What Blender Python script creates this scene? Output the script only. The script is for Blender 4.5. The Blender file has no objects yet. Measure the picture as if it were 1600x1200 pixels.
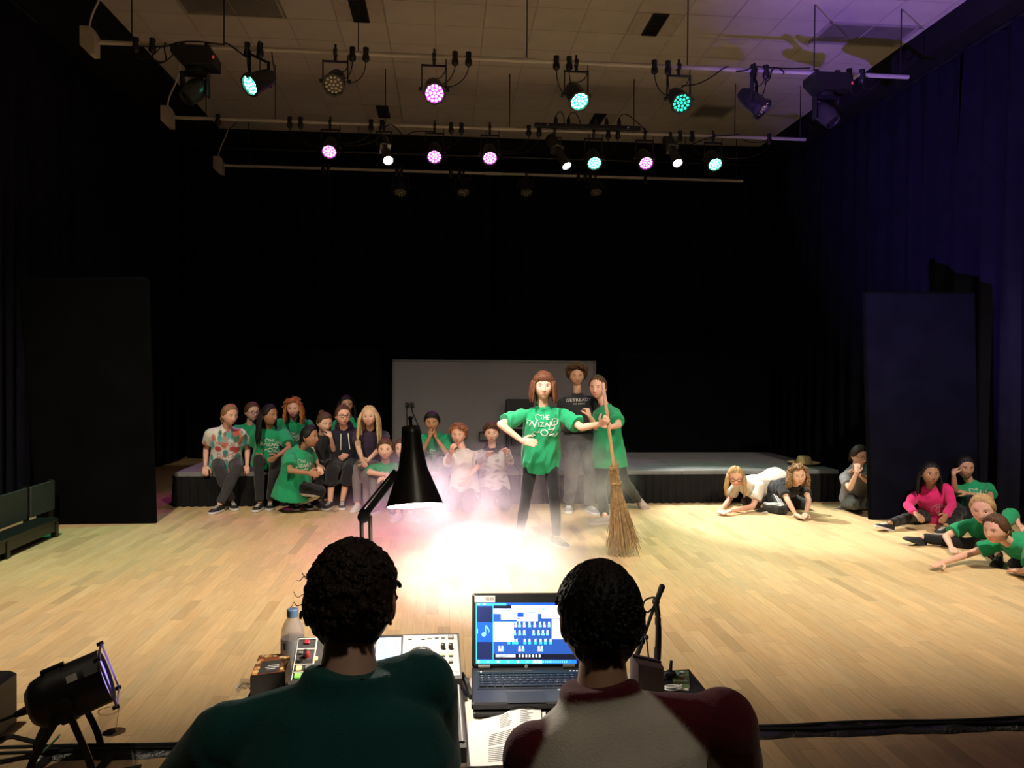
import bpy, bmesh, math, random
import numpy as np
from mathutils import Vector, Matrix, noise as mnoise
from mathutils.bvhtree import BVHTree
random.seed(7)
rng = np.random.default_rng(7)
SC = bpy.context.scene
COL = SC.collection
# ---------------------------------------------------------------- camera
F = 1200.0; CAMH = 1.62
def nz(v):
    v = np.array(v, float); return v / max(np.linalg.norm(v), 1e-12)
_Y = nz((-105, -22, 1200)); _X = np.array((14750, 112, 0.0)); _X = nz(_X - _Y * _X.dot(_Y)); _Z = np.cross(_X, _Y)
RC = np.stack([_X, _Y, _Z], 1)
CAM = np.array((0, 0, CAMH))
def ray(x, y): return RC.T @ np.array((x - 800.0, y - 600.0, F))
def aY(x, y, Y): d = ray(x, y); return CAM + d * (Y / d[1])
def aZ(x, y, z=0.0): d = ray(x, y); return CAM + d * ((z - CAMH) / d[2])
cam = bpy.data.objects.new('camera', bpy.data.cameras.new('camera')); COL.objects.link(cam)
cam.data.sensor_width = 36; cam.data.lens = 27.0; cam.data.clip_start = 0.05; cam.data.clip_end = 100
_r = RC.T @ np.array((1, 0, 0)); _u = RC.T @ np.array((0, -1, 0)); _b = RC.T @ np.array((0, 0, -1))
cam.matrix_world = Matrix(((_r[0], _u[0], _b[0], 0), (_r[1], _u[1], _b[1], 0), (_r[2], _u[2], _b[2], CAMH), (0, 0, 0, 1)))
SC.camera = cam
# ---------------------------------------------------------------- world, lights, exposure
SC.view_settings.view_transform = 'Standard'; SC.view_settings.look = 'None'
SC.view_settings.gamma = 1.0; SC.view_settings.use_curve_mapping = False
SC.view_settings.exposure = 0.0
w = bpy.data.worlds.new('hall_darkness'); SC.world = w; w.use_nodes = True
w.node_tree.nodes['Background'].inputs[0].default_value = (0.02, 0.02, 0.03, 1)
w.node_tree.nodes['Background'].inputs[1].default_value = 0.15
cy = SC.cycles
cy.max_bounces = 6; cy.diffuse_bounces = 3; cy.glossy_bounces = 3; cy.transmission_bounces = 6; cy.volume_bounces = 1
cy.transparent_max_bounces = 8; cy.use_denoising = True
cy.sample_clamp_indirect = 4.0; cy.caustics_reflective = False; cy.caustics_refractive = False
cy.volume_step_rate = 2.0; cy.volume_max_steps = 64
cy.use_adaptive_sampling = True; cy.adaptive_threshold = 0.02
def spot(name, loc, aim, watts, color, deg, blend=0.5, size=0.06):
    l = bpy.data.lights.new(name, 'SPOT'); l.energy = watts; l.color = color
    l.spot_size = math.radians(deg); l.spot_blend = blend; l.shadow_soft_size = size
    o = bpy.data.objects.new(name, l); COL.objects.link(o); o.location = loc
    o.rotation_euler = (Vector(aim) - Vector(loc)).to_track_quat('-Z', 'Y').to_euler()
    return o
WARM = (1.0, 0.86, 0.66); WHITE = (1.0, 0.93, 0.84); MAG = (1.0, 0.08, 0.95); GRN = (0.02, 1.0, 0.48); VIO = (0.30, 0.14, 1.0)
# front-of-house wash lanterns hang over the control desk, out of frame
for x, ax, e in ((-2.6, -2.2, 1900), (0.9, 1.0, 1500), (4.4, 4.1, 1900)):
    spot('wash_lamp', (x, 3.15, 5.2), (ax, 6.9, 0.0), e * .84, WARM, 80, 1.0, 0.10)
# dim fill added to lift the operators, stands for no fixture of the hall
spot('operator_fill', (0.9, -0.4, 5.3), (0.35, 1.5, 0.9), 110, WARM, 40, 1.0, 0.2)
# front spot on the girl with the broom
spot('front_spot', (-0.9, 3.4, 5.2), (0.92, 7.0, 1.05), 2600, WHITE, 13, 0.6, 0.05)
# three profile spots on the second bar, pointing back downstage
P_AIM = {600: (0.42, 6.15, 0.0), 866: (3.6, 8.1, 0.0), 1047: (3.7, 7.0, 0.0)}
P_POW = {600: 6500, 866: 2600, 1047: 600}
P_DEG = {600: 17, 866: 30, 1047: 34}
# LED cans: photo pixel of the lens -> colour, aim, power
LED1 = {393: (GRN, (-3.6, 7.2, 0.2), 260), 680: (MAG, (-0.1, 7.0, 0.2), 380), 905: (GRN, (2.2, 7.0, 0), 110), 1062: (GRN, (2.8, 7.2, 0), 40)}
LED2 = {516: (MAG, (-2.2, 9.2, 0), 170), 679: (MAG, (-0.3, 7.4, 0.3), 400), 765: (MAG, (0.3, 7.4, 0.3), 400),
        927: (GRN, (1.8, 8.4, 0), 110), 1007: (MAG, (1.2, 9.4, 0), 120), 1114: (GRN, (3.4, 8.0, 0), 220)}
# ---------------------------------------------------------------- materials
MATS = {}
def mat(name, col, rough=0.6, metal=0.0, var=0.12, scale=8.0, bump=0.0, bscale=60.0, attr=None, spec=0.5, sheen=0.0, coat=0.0, objvar=0.0, stretch=None):
    if name in MATS: return MATS[name]
    m = bpy.data.materials.new(name); m.use_nodes = True; nt = m.node_tree; N = nt.nodes; L = nt.links
    b = N['Principled BSDF']; b.inputs['Roughness'].default_value = rough; b.inputs['Metallic'].default_value = metal
    b.inputs['Specular IOR Level'].default_value = spec
    if sheen: b.inputs['Sheen Weight'].default_value = sheen
    if coat: b.inputs['Coat Weight'].default_value = coat
    tc = N.new('ShaderNodeTexCoord'); src = tc.outputs['Object']
    if stretch:
        mp = N.new('ShaderNodeMapping'); mp.inputs['Scale'].default_value = stretch; L.new(src, mp.inputs['Vector']); src = mp.outputs['Vector']
    nz_ = N.new('ShaderNodeTexNoise'); nz_.inputs['Scale'].default_value = scale; nz_.inputs['Detail'].default_value = 4
    L.new(src, nz_.inputs['Vector'])
    mr = N.new('ShaderNodeMapRange'); mr.inputs['To Min'].default_value = 1 - var; mr.inputs['To Max'].default_value = 1 + var
    mr.inputs['From Min'].default_value = 0.3; mr.inputs['From Max'].default_value = 0.7
    L.new(nz_.outputs['Fac'], mr.inputs['Value'])
    mx = N.new('ShaderNodeMix'); mx.data_type = 'RGBA'; mx.blend_type = 'MULTIPLY'; mx.inputs[0].default_value = 1.0
    if attr:
        a = N.new('ShaderNodeAttribute'); a.attribute_name = attr; L.new(a.outputs['Color'], mx.inputs[6])
    else:
        mx.inputs[6].default_value = (*col, 1)
    fac = mr.outputs['Result']
    if objvar:
        oi = N.new('ShaderNodeObjectInfo'); m2 = N.new('ShaderNodeMapRange')
        m2.inputs['To Min'].default_value = 1 - objvar; m2.inputs['To Max'].default_value = 1 + objvar
        L.new(oi.outputs['Random'], m2.inputs['Value'])
        mm = N.new('ShaderNodeMath'); mm.operation = 'MULTIPLY'; L.new(fac, mm.inputs[0]); L.new(m2.outputs['Result'], mm.inputs[1]); fac = mm.outputs[0]
    cmb = N.new('ShaderNodeCombineColor')
    for i in range(3): L.new(fac, cmb.inputs[i])
    L.new(cmb.outputs[0], mx.inputs[7]); L.new(mx.outputs[2], b.inputs['Base Color'])
    if bump:
        n2 = N.new('ShaderNodeTexNoise'); n2.inputs['Scale'].default_value = bscale; n2.inputs['Detail'].default_value = 3
        L.new(src, n2.inputs['Vector'])
        bp = N.new('ShaderNodeBump'); bp.inputs['Strength'].default_value = bump; bp.inputs['Distance'].default_value = 0.01
        L.new(n2.outputs['Fac'], bp.inputs['Height']); L.new(bp.outputs['Normal'], b.inputs['Normal'])
    MATS[name] = m; return m
def emit(name, col, strength):
    if name in MATS: return MATS[name]
    m = bpy.data.materials.new(name); m.use_nodes = True; nt = m.node_tree
    b = nt.nodes['Principled BSDF']; b.inputs['Base Color'].default_value = (*col, 1)
    b.inputs['Emission Color'].default_value = (*col, 1); b.inputs['Emission Strength'].default_value = strength
    MATS[name] = m; return m
M_BLACKMETAL = mat('black_painted_metal', (0.012, 0.012, 0.013), 0.45, 0.0, 0.2, 20)
M_BLACKPLASTIC = mat('black_plastic', (0.010, 0.010, 0.011), 0.5, 0, 0.2, 20)
M_RUBBER = mat('black_rubber_cable', (0.008, 0.008, 0.008), 0.6)
M_WHITEBAR = mat('white_painted_steel', (0.55, 0.52, 0.47), 0.4, 0, 0.06, 6)
M_DRAPE = mat('black_wool_drape', (0.007, 0.007, 0.013), 0.95, 0, 0.2, 4, 0.3, 200, spec=0.1)
M_FLAT = mat('black_flat_cloth', (0.0024, 0.0026, 0.0030), 0.9, 0, 0.25, 3, 0.2, 150, spec=0.03)
# ---------------------------------------------------------------- mesh builder
def V(p): return np.array(p, float)
def frame_of(d, hint=(0, 0, 1)):
    d = nz(d); h = V(hint)
    if abs(d.dot(nz(h))) > 0.97: h = V((1, 0, 0)) if abs(d[0]) < 0.8 else V((0, 1, 0))
    a = nz(np.cross(h, d)); b = np.cross(d, a); return a, b, d
class MB:
    def __init__(s): s.v = []; s.f = []; s.mi = []; s.n = 0
    def add(s, vs, fs, mi=0):
        s.v.extend([tuple(map(float, p)) for p in vs]); s.f.extend([tuple(i + s.n for i in f) for f in fs]); s.mi.extend([mi] * len(fs)); s.n += len(vs); return s
    def box(s, c, size, ax=None, mi=0, bev=0.0, taper=1.0):
        c = V(c); A = np.eye(3) if ax is None else np.array(ax, float); h = V(size) / 2
        P = []; 
        if bev <= 0:
            for z in (-1, 1):
                t = taper if z > 0 else 1
                for x, y in ((-1, -1), (1, -1), (1, 1), (-1, 1)): P.append(c + A[0] * x * h[0] * t + A[1] * y * h[1] * t + A[2] * z * h[2])
            s.add(P, [(3, 2, 1, 0), (4, 5, 6, 7), (0, 1, 5, 4), (1, 2, 6, 5), (2, 3, 7, 6), (3, 0, 4, 7)], mi)
        else:
            b = min(bev, min(h) * 0.9); lay = [(-h[2], b), (-h[2] + b, 0), (h[2] - b, 0), (h[2], b)]
            for z, ins in lay:
                x1, y1 = h[0] - ins, h[1] - ins
                k = b
                for x, y in ((-x1 + k, -y1), (x1 - k, -y1), (x1, -y1 + k), (x1, y1 - k), (x1 - k, y1), (-x1 + k, y1), (-x1, y1 - k), (-x1, -y1 + k)):
                    P.append(c + A[0] * x + A[1] * y + A[2] * z)
            fs = [tuple(range(7, -1, -1)), tuple(range(24, 32))]
            for l in range(3):
                for i in range(8): fs.append((l * 8 + i, l * 8 + (i + 1) % 8, l * 8 + 8 + (i + 1) % 8, l * 8 + 8 + i))
            s.add(P, fs, mi)
        return s
    def rings(s, R, caps=(True, True), mi=0, closed=False):
        n = len(R[0]); vs = [p for r in R for p in r]; fs = []
        K = len(R)
        for k in range(K if closed else K - 1):
            a = k * n; b = ((k + 1) % K) * n
            for i in range(n): fs.append((a + i, a + (i + 1) % n, b + (i + 1) % n, b + i))
        if not closed:
            if caps[0]: fs.append(tuple(range(n - 1, -1, -1)))
            if caps[1]: fs.append(tuple(range((K - 1) * n, K * n)))
        return s.add(vs, fs, mi)
    def cyl(s, p0, p1, r0, r1=None, n=12, caps=(True, True), mi=0):
        r1 = r0 if r1 is None else r1; p0 = V(p0); p1 = V(p1); a, b, d = frame_of(p1 - p0)
        t = [2 * math.pi * i / n for i in range(n)]
        return s.rings([[p + (a * math.cos(q) + b * math.sin(q)) * r for q in t] for p, r in ((p0, r0), (p1, r1))], caps, mi)
    def tube(s, pts, r, n=6, mi=0, caps=(True, True)):
        pts = [V(p) for p in pts]; R = []; K = len(pts); rr = r if hasattr(r, '__len__') else [r] * K
        a = None
        for k in range(K):
            d = nz(pts[min(k + 1, K - 1)] - pts[max(k - 1, 0)])
            if a is None: a, b, _ = frame_of(d)
            else:
                a = nz(a - d * a.dot(d)); b = np.cross(d, a)
            R.append([pts[k] + (a * math.cos(2 * math.pi * i / n) + b * math.sin(2 * math.pi * i / n)) * rr[k] for i in range(n)])
        return s.rings(R, caps, mi)
    def lathe(s, o, d, prof, n=16, mi=0, caps=(True, True), hint=(0, 0, 1)):
        o = V(o); a, b, d = frame_of(d, hint)
        return s.rings([[o + d * z + (a * math.cos(2 * math.pi * i / n) + b * math.sin(2 * math.pi * i / n)) * max(r, 1e-4) for i in range(n)] for z, r in prof], caps, mi)
    def ball(s, c, r, ax=None, n=12, m=8, mi=0):
        c = V(c); r = V(r) if hasattr(r, '__len__') else V((r, r, r)); A = np.eye(3) if ax is None else np.array(ax, float)
        R = []
        for j in range(m + 1):
            th = math.pi * (j + (0.02 if j == 0 else -0.02 if j == m else 0)) / m
            R.append([c + A[0] * r[0] * math.sin(th) * math.cos(2 * math.pi * i / n) + A[1] * r[1] * math.sin(th) * math.sin(2 * math.pi * i / n) - A[2] * r[2] * math.cos(th) for i in range(n)])
        return s.rings(R, (True, True), mi)
    def capsule(s, p0, p1, r0, r1, n=12):
        s.cyl(p0, p1, r0, r1, n); s.ball(p0, r0, n=n, m=8); s.ball(p1, r1, n=n, m=8); return s
def mesh_obj(name, verts, faces, mats, parent=None, mi=None, smooth=True, ang=0.7, base=None):
    me = bpy.data.meshes.new(name); me.from_pydata([tuple(v) for v in verts], [], faces); me.update()
    for m in (mats if isinstance(mats, (list, tuple)) else [mats]): me.materials.append(m)
    if mi is not None and any(mi): me.polygons.foreach_set('material_index', mi)
    if smooth:
        me.shade_smooth()
        if ang: me.set_sharp_from_angle(angle=ang)
    o = bpy.data.objects.new(name, me); COL.objects.link(o)
    if parent is not None: attach(o, parent)
    elif base is not None:
        me.transform(Matrix.Translation(-Vector(base))); o.location = Vector(base)
    return o
def attach(o, parent):
    o.parent = parent
    o.matrix_parent_inverse = world_of(parent).inverted()
def world_of(o):
    if o.parent is None: return o.matrix_basis.copy()
    return world_of(o.parent) @ o.matrix_parent_inverse @ o.matrix_basis
def obj(name, mb, mats, parent=None, smooth=True, ang=0.7, base='auto'):
    if parent is None and base == 'auto':
        a = np.array(mb.v); base = ((a[:, 0].min() + a[:, 0].max()) / 2, (a[:, 1].min() + a[:, 1].max()) / 2, a[:, 2].min())
    return mesh_obj(name, mb.v, mb.f, mats, parent, mb.mi, smooth, ang, base)
def tag(o, label=None, cat=None, group=None, kind=None):
    if label: o['label'] = label
    if cat: o['category'] = cat
    if group: o['group'] = group
    if kind: o['kind'] = kind
    return o
def thing(name, loc, label, cat, group=None):
    o = bpy.data.objects.new(name, None); COL.objects.link(o); o.location = tuple(map(float, loc)); o.empty_display_size = 0.1
    return tag(o, label, cat, group)
def bez(p0, p1, p2, p3, n=10):
    p0, p1, p2, p3 = V(p0), V(p1), V(p2), V(p3)
    return [p0 * (1 - t) ** 3 + 3 * p1 * t * (1 - t) ** 2 + 3 * p2 * t * t * (1 - t) + p3 * t ** 3 for t in np.linspace(0, 1, n)]
# ---------------------------------------------------------------- room
XL, XR, YB, ZC = -4.65, 6.25, 14.25, 5.9
M_WALL = mat('black_painted_wall', (0.012, 0.012, 0.013), 0.9, spec=0.1)
def struct(name, mb, m, **k): return tag(obj(name, mb, m, smooth=False, **k), kind='structure')
struct('wall_left', MB().box((XL - 0.35, 6.5, 3), (0.2, 17, 6)), M_WALL)
struct('wall_right', MB().box((XR + 0.35, 6.5, 3), (0.2, 17, 6)), M_WALL)
struct('wall_back', MB().box(((XL + XR) / 2, YB + 0.4, 3), (12.6, 0.2, 6)), M_WALL)
struct('wall_front', MB().box(((XL + XR) / 2, -2.1, 3), (12.6, 0.2, 6)), M_WALL)
struct('trim_left', MB().box(((XL - .35 - 4.03) / 2, 6.5, ZC - .17), (-4.03 - XL + .35, 17, .34)), M_WALL)
struct('trim_right', MB().box(((XR + .35 + 5.93) / 2, 6.5, ZC - .17), (XR + .35 - 5.93, 17, .34)), M_WALL)
struct('trim_back', MB().box(((XL + XR) / 2, YB + .05, ZC - .17), (12, .2, .34)), M_WALL)
# ceiling: slab with exposed grid, every visible tile a part
M_TILE = mat('mineral_fibre_tile', (0.58, 0.53, 0.48), 0.9, 0, 0.05, 3, 0.25, 220, spec=0.1, objvar=0.035)
M_GRID = mat('ceiling_grid', (0.36, 0.32, 0.28), 0.6)
ceil = struct('ceiling', MB().box(((XL + XR) / 2, 6.5, ZC + 0.10), (12.6, 17, 0.1)), M_GRID)
TS = 0.6
# grid lines measured on the photograph: one line runs through pixel (679, 0)
gx0 = aZ(679, 0, ZC)[0] % TS; gy0 = aZ(604, 36, ZC)[1] % TS
tile_me = None; VENTS = [(560, 15), (1025, 37), (595, 168), (935, 183)]; PANELS = [(1285, 47, 2, (0.30, 0.27, 0.25)), (1100, 168, 1, (0.28, 0.25, 0.23)), (285, 4, 2, (0.30, 0.26, 0.22))]
vent_cells = {}
def cell(x, y): return (math.floor((x - gx0) / TS), math.floor((y - gy0) / TS))
for p in VENTS: q = aZ(*p, ZC); vent_cells[cell(q[0], q[1])] = 'vent'
pan = []
for px, py, n, c in PANELS:
    q = aZ(px, py, ZC); i, j = cell(q[0], q[1]); pan.append((i, j, n))
    for k in range(n): vent_cells[(i + k - (n - 1) // 2, j)] = 'panel'
stuffm = MB()
i0, i1 = cell(XL - 0.2, 0)[0], cell(XR + 0.2, 0)[0]
for j in range(cell(0, -2)[1], cell(0, YB + 0.2)[1] + 1):
    for i in range(i0, i1 + 1):
        if (i, j) in vent_cells: continue
        cx, cy_ = gx0 + (i + 0.5) * TS, gy0 + (j + 0.5) * TS
        if cy_ < 8.3: stuffm.box((cx, cy_, ZC + 0.012), (TS - 0.016, TS - 0.016, 0.02)); continue
        if tile_me is None:
            t = mesh_obj('tile', *(lambda b: (b.v, b.f))(MB().box((0, 0, 0), (TS - 0.016, TS - 0.016, 0.02))), M_TILE, smooth=False); tile_me = t.data
        else:
            t = bpy.data.objects.new('tile', tile_me); COL.objects.link(t)
        t.location = (cx, cy_, ZC + 0.012 + random.uniform(-0.001, 0.001)); attach(t, ceil)
tag(obj('tile', stuffm, M_TILE, ceil, smooth=False), kind='stuff')
M_TEE = mat('grid_tee_white', (0.40, 0.36, 0.31), 0.5)
tee = MB()
for i in range(i0, i1 + 2): tee.box((gx0 + i * TS, 6.5, ZC + 0.01), (0.014, 16.5, 0.016))
for j in range(cell(0, -1.5)[1], cell(0, YB)[1] + 1): tee.box(((XL + XR) / 2, gy0 + j * TS, ZC + 0.01), (10.5, 0.014, 0.016))
tag(obj('grid_tee', tee, M_TEE, ceil, smooth=False), kind='stuff')
M_GRILLE = mat('dark_vent_grille', (0.02, 0.02, 0.02), 0.6)
M_COLLAR = mat('vent_collar', (0.50, 0.44, 0.38), 0.8)
vl = ['air vent with slatted dark grille by the top edge above the unlit can', 'air vent with slatted dark grille above the unlit lamp right of centre', 'small far air vent left of the magenta can on the front bar', 'small far air vent beside the green lit can']
for (px, py), lab in zip(VENTS, vl):
    q = aZ(px, py, ZC); i, j = cell(q[0], q[1]); cx, cy_ = gx0 + (i + .5) * TS, gy0 + (j + .5) * TS
    t = thing('ceiling_vent', (cx, cy_, ZC), lab, 'vent', 'air vents in the ceiling')
    m = MB()
    for s in (-1, 1): m.box((cx + s * 0.19, cy_, ZC + 0.01), (0.2, TS - 0.02, 0.02)); 
    obj('collar', m, M_COLLAR, t, smooth=False)
    obj('frame', MB().box((cx, cy_ - .28, ZC), (0.18, 0.03, 0.03)).box((cx, cy_ + .28, ZC), (0.18, 0.03, 0.03)).box((cx - .09, cy_, ZC), (0.02, .58, 0.03)).box((cx + .09, cy_, ZC), (.02, .58, .03)), M_GRILLE, t, smooth=False)
    obj('backing', MB().box((cx, cy_, ZC + 0.035), (0.18, 0.56, 0.01)), M_BLACKPLASTIC, t, smooth=False)
    for k in range(9): obj('slat', MB().box((cx, cy_ - 0.24 + 0.06 * k, ZC + 0.005), (0.17, 0.026, 0.008)), M_GRILLE, t, smooth=False)
M_DIFF = mat('unlit_diffuser', (0.20, 0.18, 0.17), 0.4)
pl = ['long unlit light panel in the ceiling at upper right', 'small far unlit light panel in the ceiling', 'long unlit light panel in the ceiling at upper left']
for (i, j, n), lab in zip(pan, pl):
    cx = gx0 + (i - (n - 1) // 2) * TS + n * TS / 2; cy_ = gy0 + (j + .5) * TS
    t = thing('ceiling_light', (cx, cy_, ZC), lab, 'ceiling light')
    obj('frame', MB().box((cx, cy_ - .28, ZC), (n * TS - .03, 0.03, 0.03)).box((cx, cy_ + .28, ZC), (n * TS - .03, 0.03, 0.03)).box((cx - n * .3 + .03, cy_, ZC), (.03, .56, .03)).box((cx + n * .3 - .03, cy_, ZC), (.03, .56, .03)), M_TEE, t, smooth=False)
    obj('diffuser', MB().box((cx, cy_, ZC + .02), (n * TS - .05, .54, .02)), M_DIFF, t, smooth=False)
# floor: sprung strip floor, boards run along the room
def wood_mat():
    m = mat('beech_strip', (0.55, 0.35, 0.18), 0.42, 0, 0.10, 5.0, 0.05, 30, attr='Col', spec=0.35, stretch=(14, 1.0, 1))
    return m
M_WOOD = wood_mat()
M_SUB = mat('dark_subfloor', (0.26, 0.17, 0.09), 0.8)
floor = struct('floor', MB().box(((XL + XR) / 2, 6.2, -0.07), (12.6, 17, 0.1)), M_SUB, base=((XL + XR) / 2, 6.2, -0.12))
BW = 0.078
boards = []
x = XL - 0.3
while x < XR + 0.3:
    y = -1.9 + random.uniform(0, 0.6)
    while y < YB + 0.2:
        L = random.choice((0.34, 0.42, 0.5, 0.6, 0.75)); boards.append((x, y, L)); y += L
    x += BW
def board_col():
    k = random.gauss(1.0, 0.05) if random.random() > 0.10 else random.uniform(0.74, 0.90)
    h = random.gauss(0, 0.02)
    return (0.60 * k * (1 + h), 0.43 * k, 0.235 * k * (1 - h), 1)
def in_view(p):
    c = RC @ (np.array(p) - CAM); 
    if c[2] < 0.5: return 0
    u, v = 800 + F * c[0] / c[2], 600 + F * c[1] / c[2]
    return 1.0 / c[2] ** 3 if -40 < u < 1640 and v < 1215 else 0
def size_score(b):
    s = in_view((b[0] + BW / 2, b[1] + b[2] / 2, 0)); return s * b[2]
order = sorted(range(len(boards)), key=lambda i: -size_score(boards[i]))
def colour_attr(me, cols):
    a = me.color_attributes.new('Col', 'FLOAT_COLOR', 'POINT'); a.data.foreach_set('color', np.array(cols, np.float32).ravel())
sv = MB(); scol = []
for r, i in enumerate(order):
    bx, by, L = boards[i]; c = board_col()
    m = MB().box((bx + BW / 2, by + L / 2, -0.01), (BW - 0.0007, L - 0.0009, 0.02))
    if r < 296:
        o = mesh_obj('plank', m.v, m.f, M_WOOD, floor, smooth=False); colour_attr(o.data, [c] * 8)
    else:
        sv.add(m.v, m.f); scol += [c] * 8
o = obj('plank', sv, M_WOOD, floor, smooth=False); colour_attr(o.data, scol); tag(o, kind='stuff')
# drapes
def drape(name, p0, p1, z0, z1, pitch, amp, seed, label):
    p0, p1 = V(p0), V(p1); L = np.linalg.norm(p1 - p0); d = (p1 - p0) / L; nrm = np.array((-d[1], d[0], 0)); n = int(L / pitch * 12); rows = 14
    r_ = np.random.default_rng(seed); ph = np.cumsum(r_.uniform(0.6, 1.4, n)) * 2 * math.pi / 12
    am = amp * np.interp(np.arange(n), np.arange(0, n, 6), r_.uniform(0.5, 1.2, len(range(0, n, 6))))
    vs = []; fs = []
    for k in range(rows):
        z = z1 + (z0 - z1) * k / (rows - 1); f = 0.45 + 0.55 * min(1, k / 4)
        for i in range(n):
            p = p0 + d * L * i / (n - 1) + nrm * am[i] * f * (math.sin(ph[i]) + 0.25 * math.sin(2.3 * ph[i] + k * .25)); vs.append((p[0], p[1], z))
    for k in range(rows - 1):
        for i in range(n - 1): fs.append((k * n + i, k * n + i + 1, (k + 1) * n + i + 1, (k + 1) * n + i))
    t = thing(name, ((p0[0] + p1[0]) / 2, (p0[1] + p1[1]) / 2, z0), label, 'curtain', 'black stage drapes')
    mesh_obj('cloth', vs, fs, M_DRAPE, t, ang=None)
    q0, q1 = (p0[0], p0[1], z1 + 0.02), (p1[0], p1[1], z1 + 0.02)
    obj('track', MB().tube([q0, q1], 0.025, 8), M_BLACKMETAL, t)
    return t
ZD = ZC - 0.38
drape('stage_curtain', (XL, 4.6, 0), (XL, 14.0, 0), 0.03, ZD, 0.30, 0.06, 1, 'black drape along the left side wall')
drape('stage_curtain', (XL + .05, 14.15, 0), (0.85, 14.15, 0), 0.03, ZD, 0.30, 0.05, 2, 'black back drape behind the stage, left half')
drape('stage_curtain', (0.95, 14.15, 0), (XR - .05, 14.15, 0), 0.03, ZD, 0.30, 0.05, 3, 'black back drape behind the stage, right half')
drape('stage_curtain', (XR, 8.9, 0), (XR, 14.0, 0), 0.03, ZD, 0.34, 0.07, 4, 'deep folded drape on the right wall, far length behind the tall flat')
drape('stage_curtain', (XR, 3.0, 0), (XR, 8.8, 0), 0.03, ZD, 0.38, 0.09, 5, 'deep folded blue lit drape on the right wall, nearest length')
# ---------------------------------------------------------------- lighting rig
BY = [8.67, 11.14, 13.67]; BZ = 5.11; BX0 = [-3.72, -3.77, -3.80]; BX1 = [5.42, 5.36, 5.40]
ORD = ['nearest', 'middle', 'farthest']
M_ENDBOX = mat('cream_junction_box', (0.50, 0.45, 0.38), 0.6)
RODS = [[(206, 60), (350, 70), (560, 80), (823, 92), (1074, 103), (1272, 108), (1407, 118)],
        [(322, 185), (430, 188), (602, 195), (796, 203), (990, 210), (1148, 213), (1250, 216)], [(388, 260), (560, 263), (760, 268), (920, 275), (1070, 280), (1150, 282)]]
for b in range(3):
    t = thing('lighting_bar', ((BX0[b] + BX1[b]) / 2, BY[b], BZ), ['white lighting bar nearest the camera, longest of three', 'middle white lighting bar carrying magenta and white lamps', 'farthest white lighting bar hung close to the back drape'][b], 'lighting bar')
    obj('pipe', MB().cyl((BX0[b], BY[b], BZ), (BX1[b], BY[b], BZ), 0.024, n=12), M_WHITEBAR, t)
    for px, py in RODS[b]:
        x = aY(px, py, BY[b])[0]
        obj('drop_rod', MB().cyl((x, BY[b], BZ + .02), (x, BY[b], ZC), 0.007, n=6), M_BLACKMETAL, t)
    m = MB(); x = BX0[b] - 0.10
    P = [(-.07, .14), (.04, .14), (.08, .07), (.08, -.15), (.02, -.15), (-.07, -.06)]
    R = [[(x + u, BY[b] + dy, BZ + v) for u, v in P] for dy in (-0.07, 0.07)]
    m.rings(R); obj('junction_box', m, M_ENDBOX, t, smooth=False)
    obj('supply_cable', MB().tube(bez((x, BY[b], BZ + .15), (x + .02, BY[b], BZ + .4), (x + .2, BY[b], BZ + .5), (x + .16, BY[b], ZC), 10), 0.012, 5), M_WHITEBAR, t)
    obj('coupler', MB().cyl((0.7, BY[b], BZ), (1.0, BY[b], BZ), 0.03, n=12), M_WHITEBAR, t)
LENS = {'G': emit('green_led_lens', (0.02, 1.0, 0.52), 1.6), 'M': emit('magenta_led_lens', (1.0, 0.04, 0.92), 1.6), 'D': emit('dim_green_led', (0.02, 0.85, 0.45), 2.2), 'g': emit('green_led_dot', (0.25, 1.0, 0.68), 9.0), 'm': emit('magenta_led_dot', (1.0, 0.26, 1.0), 9.0)}
M_LEDOFF = mat('clear_led_optic', (0.62, 0.56, 0.42), 0.15, spec=0.8)
M_LEDBASE = mat('dark_lens_face', (0.02, 0.02, 0.02), 0.25)
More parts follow.
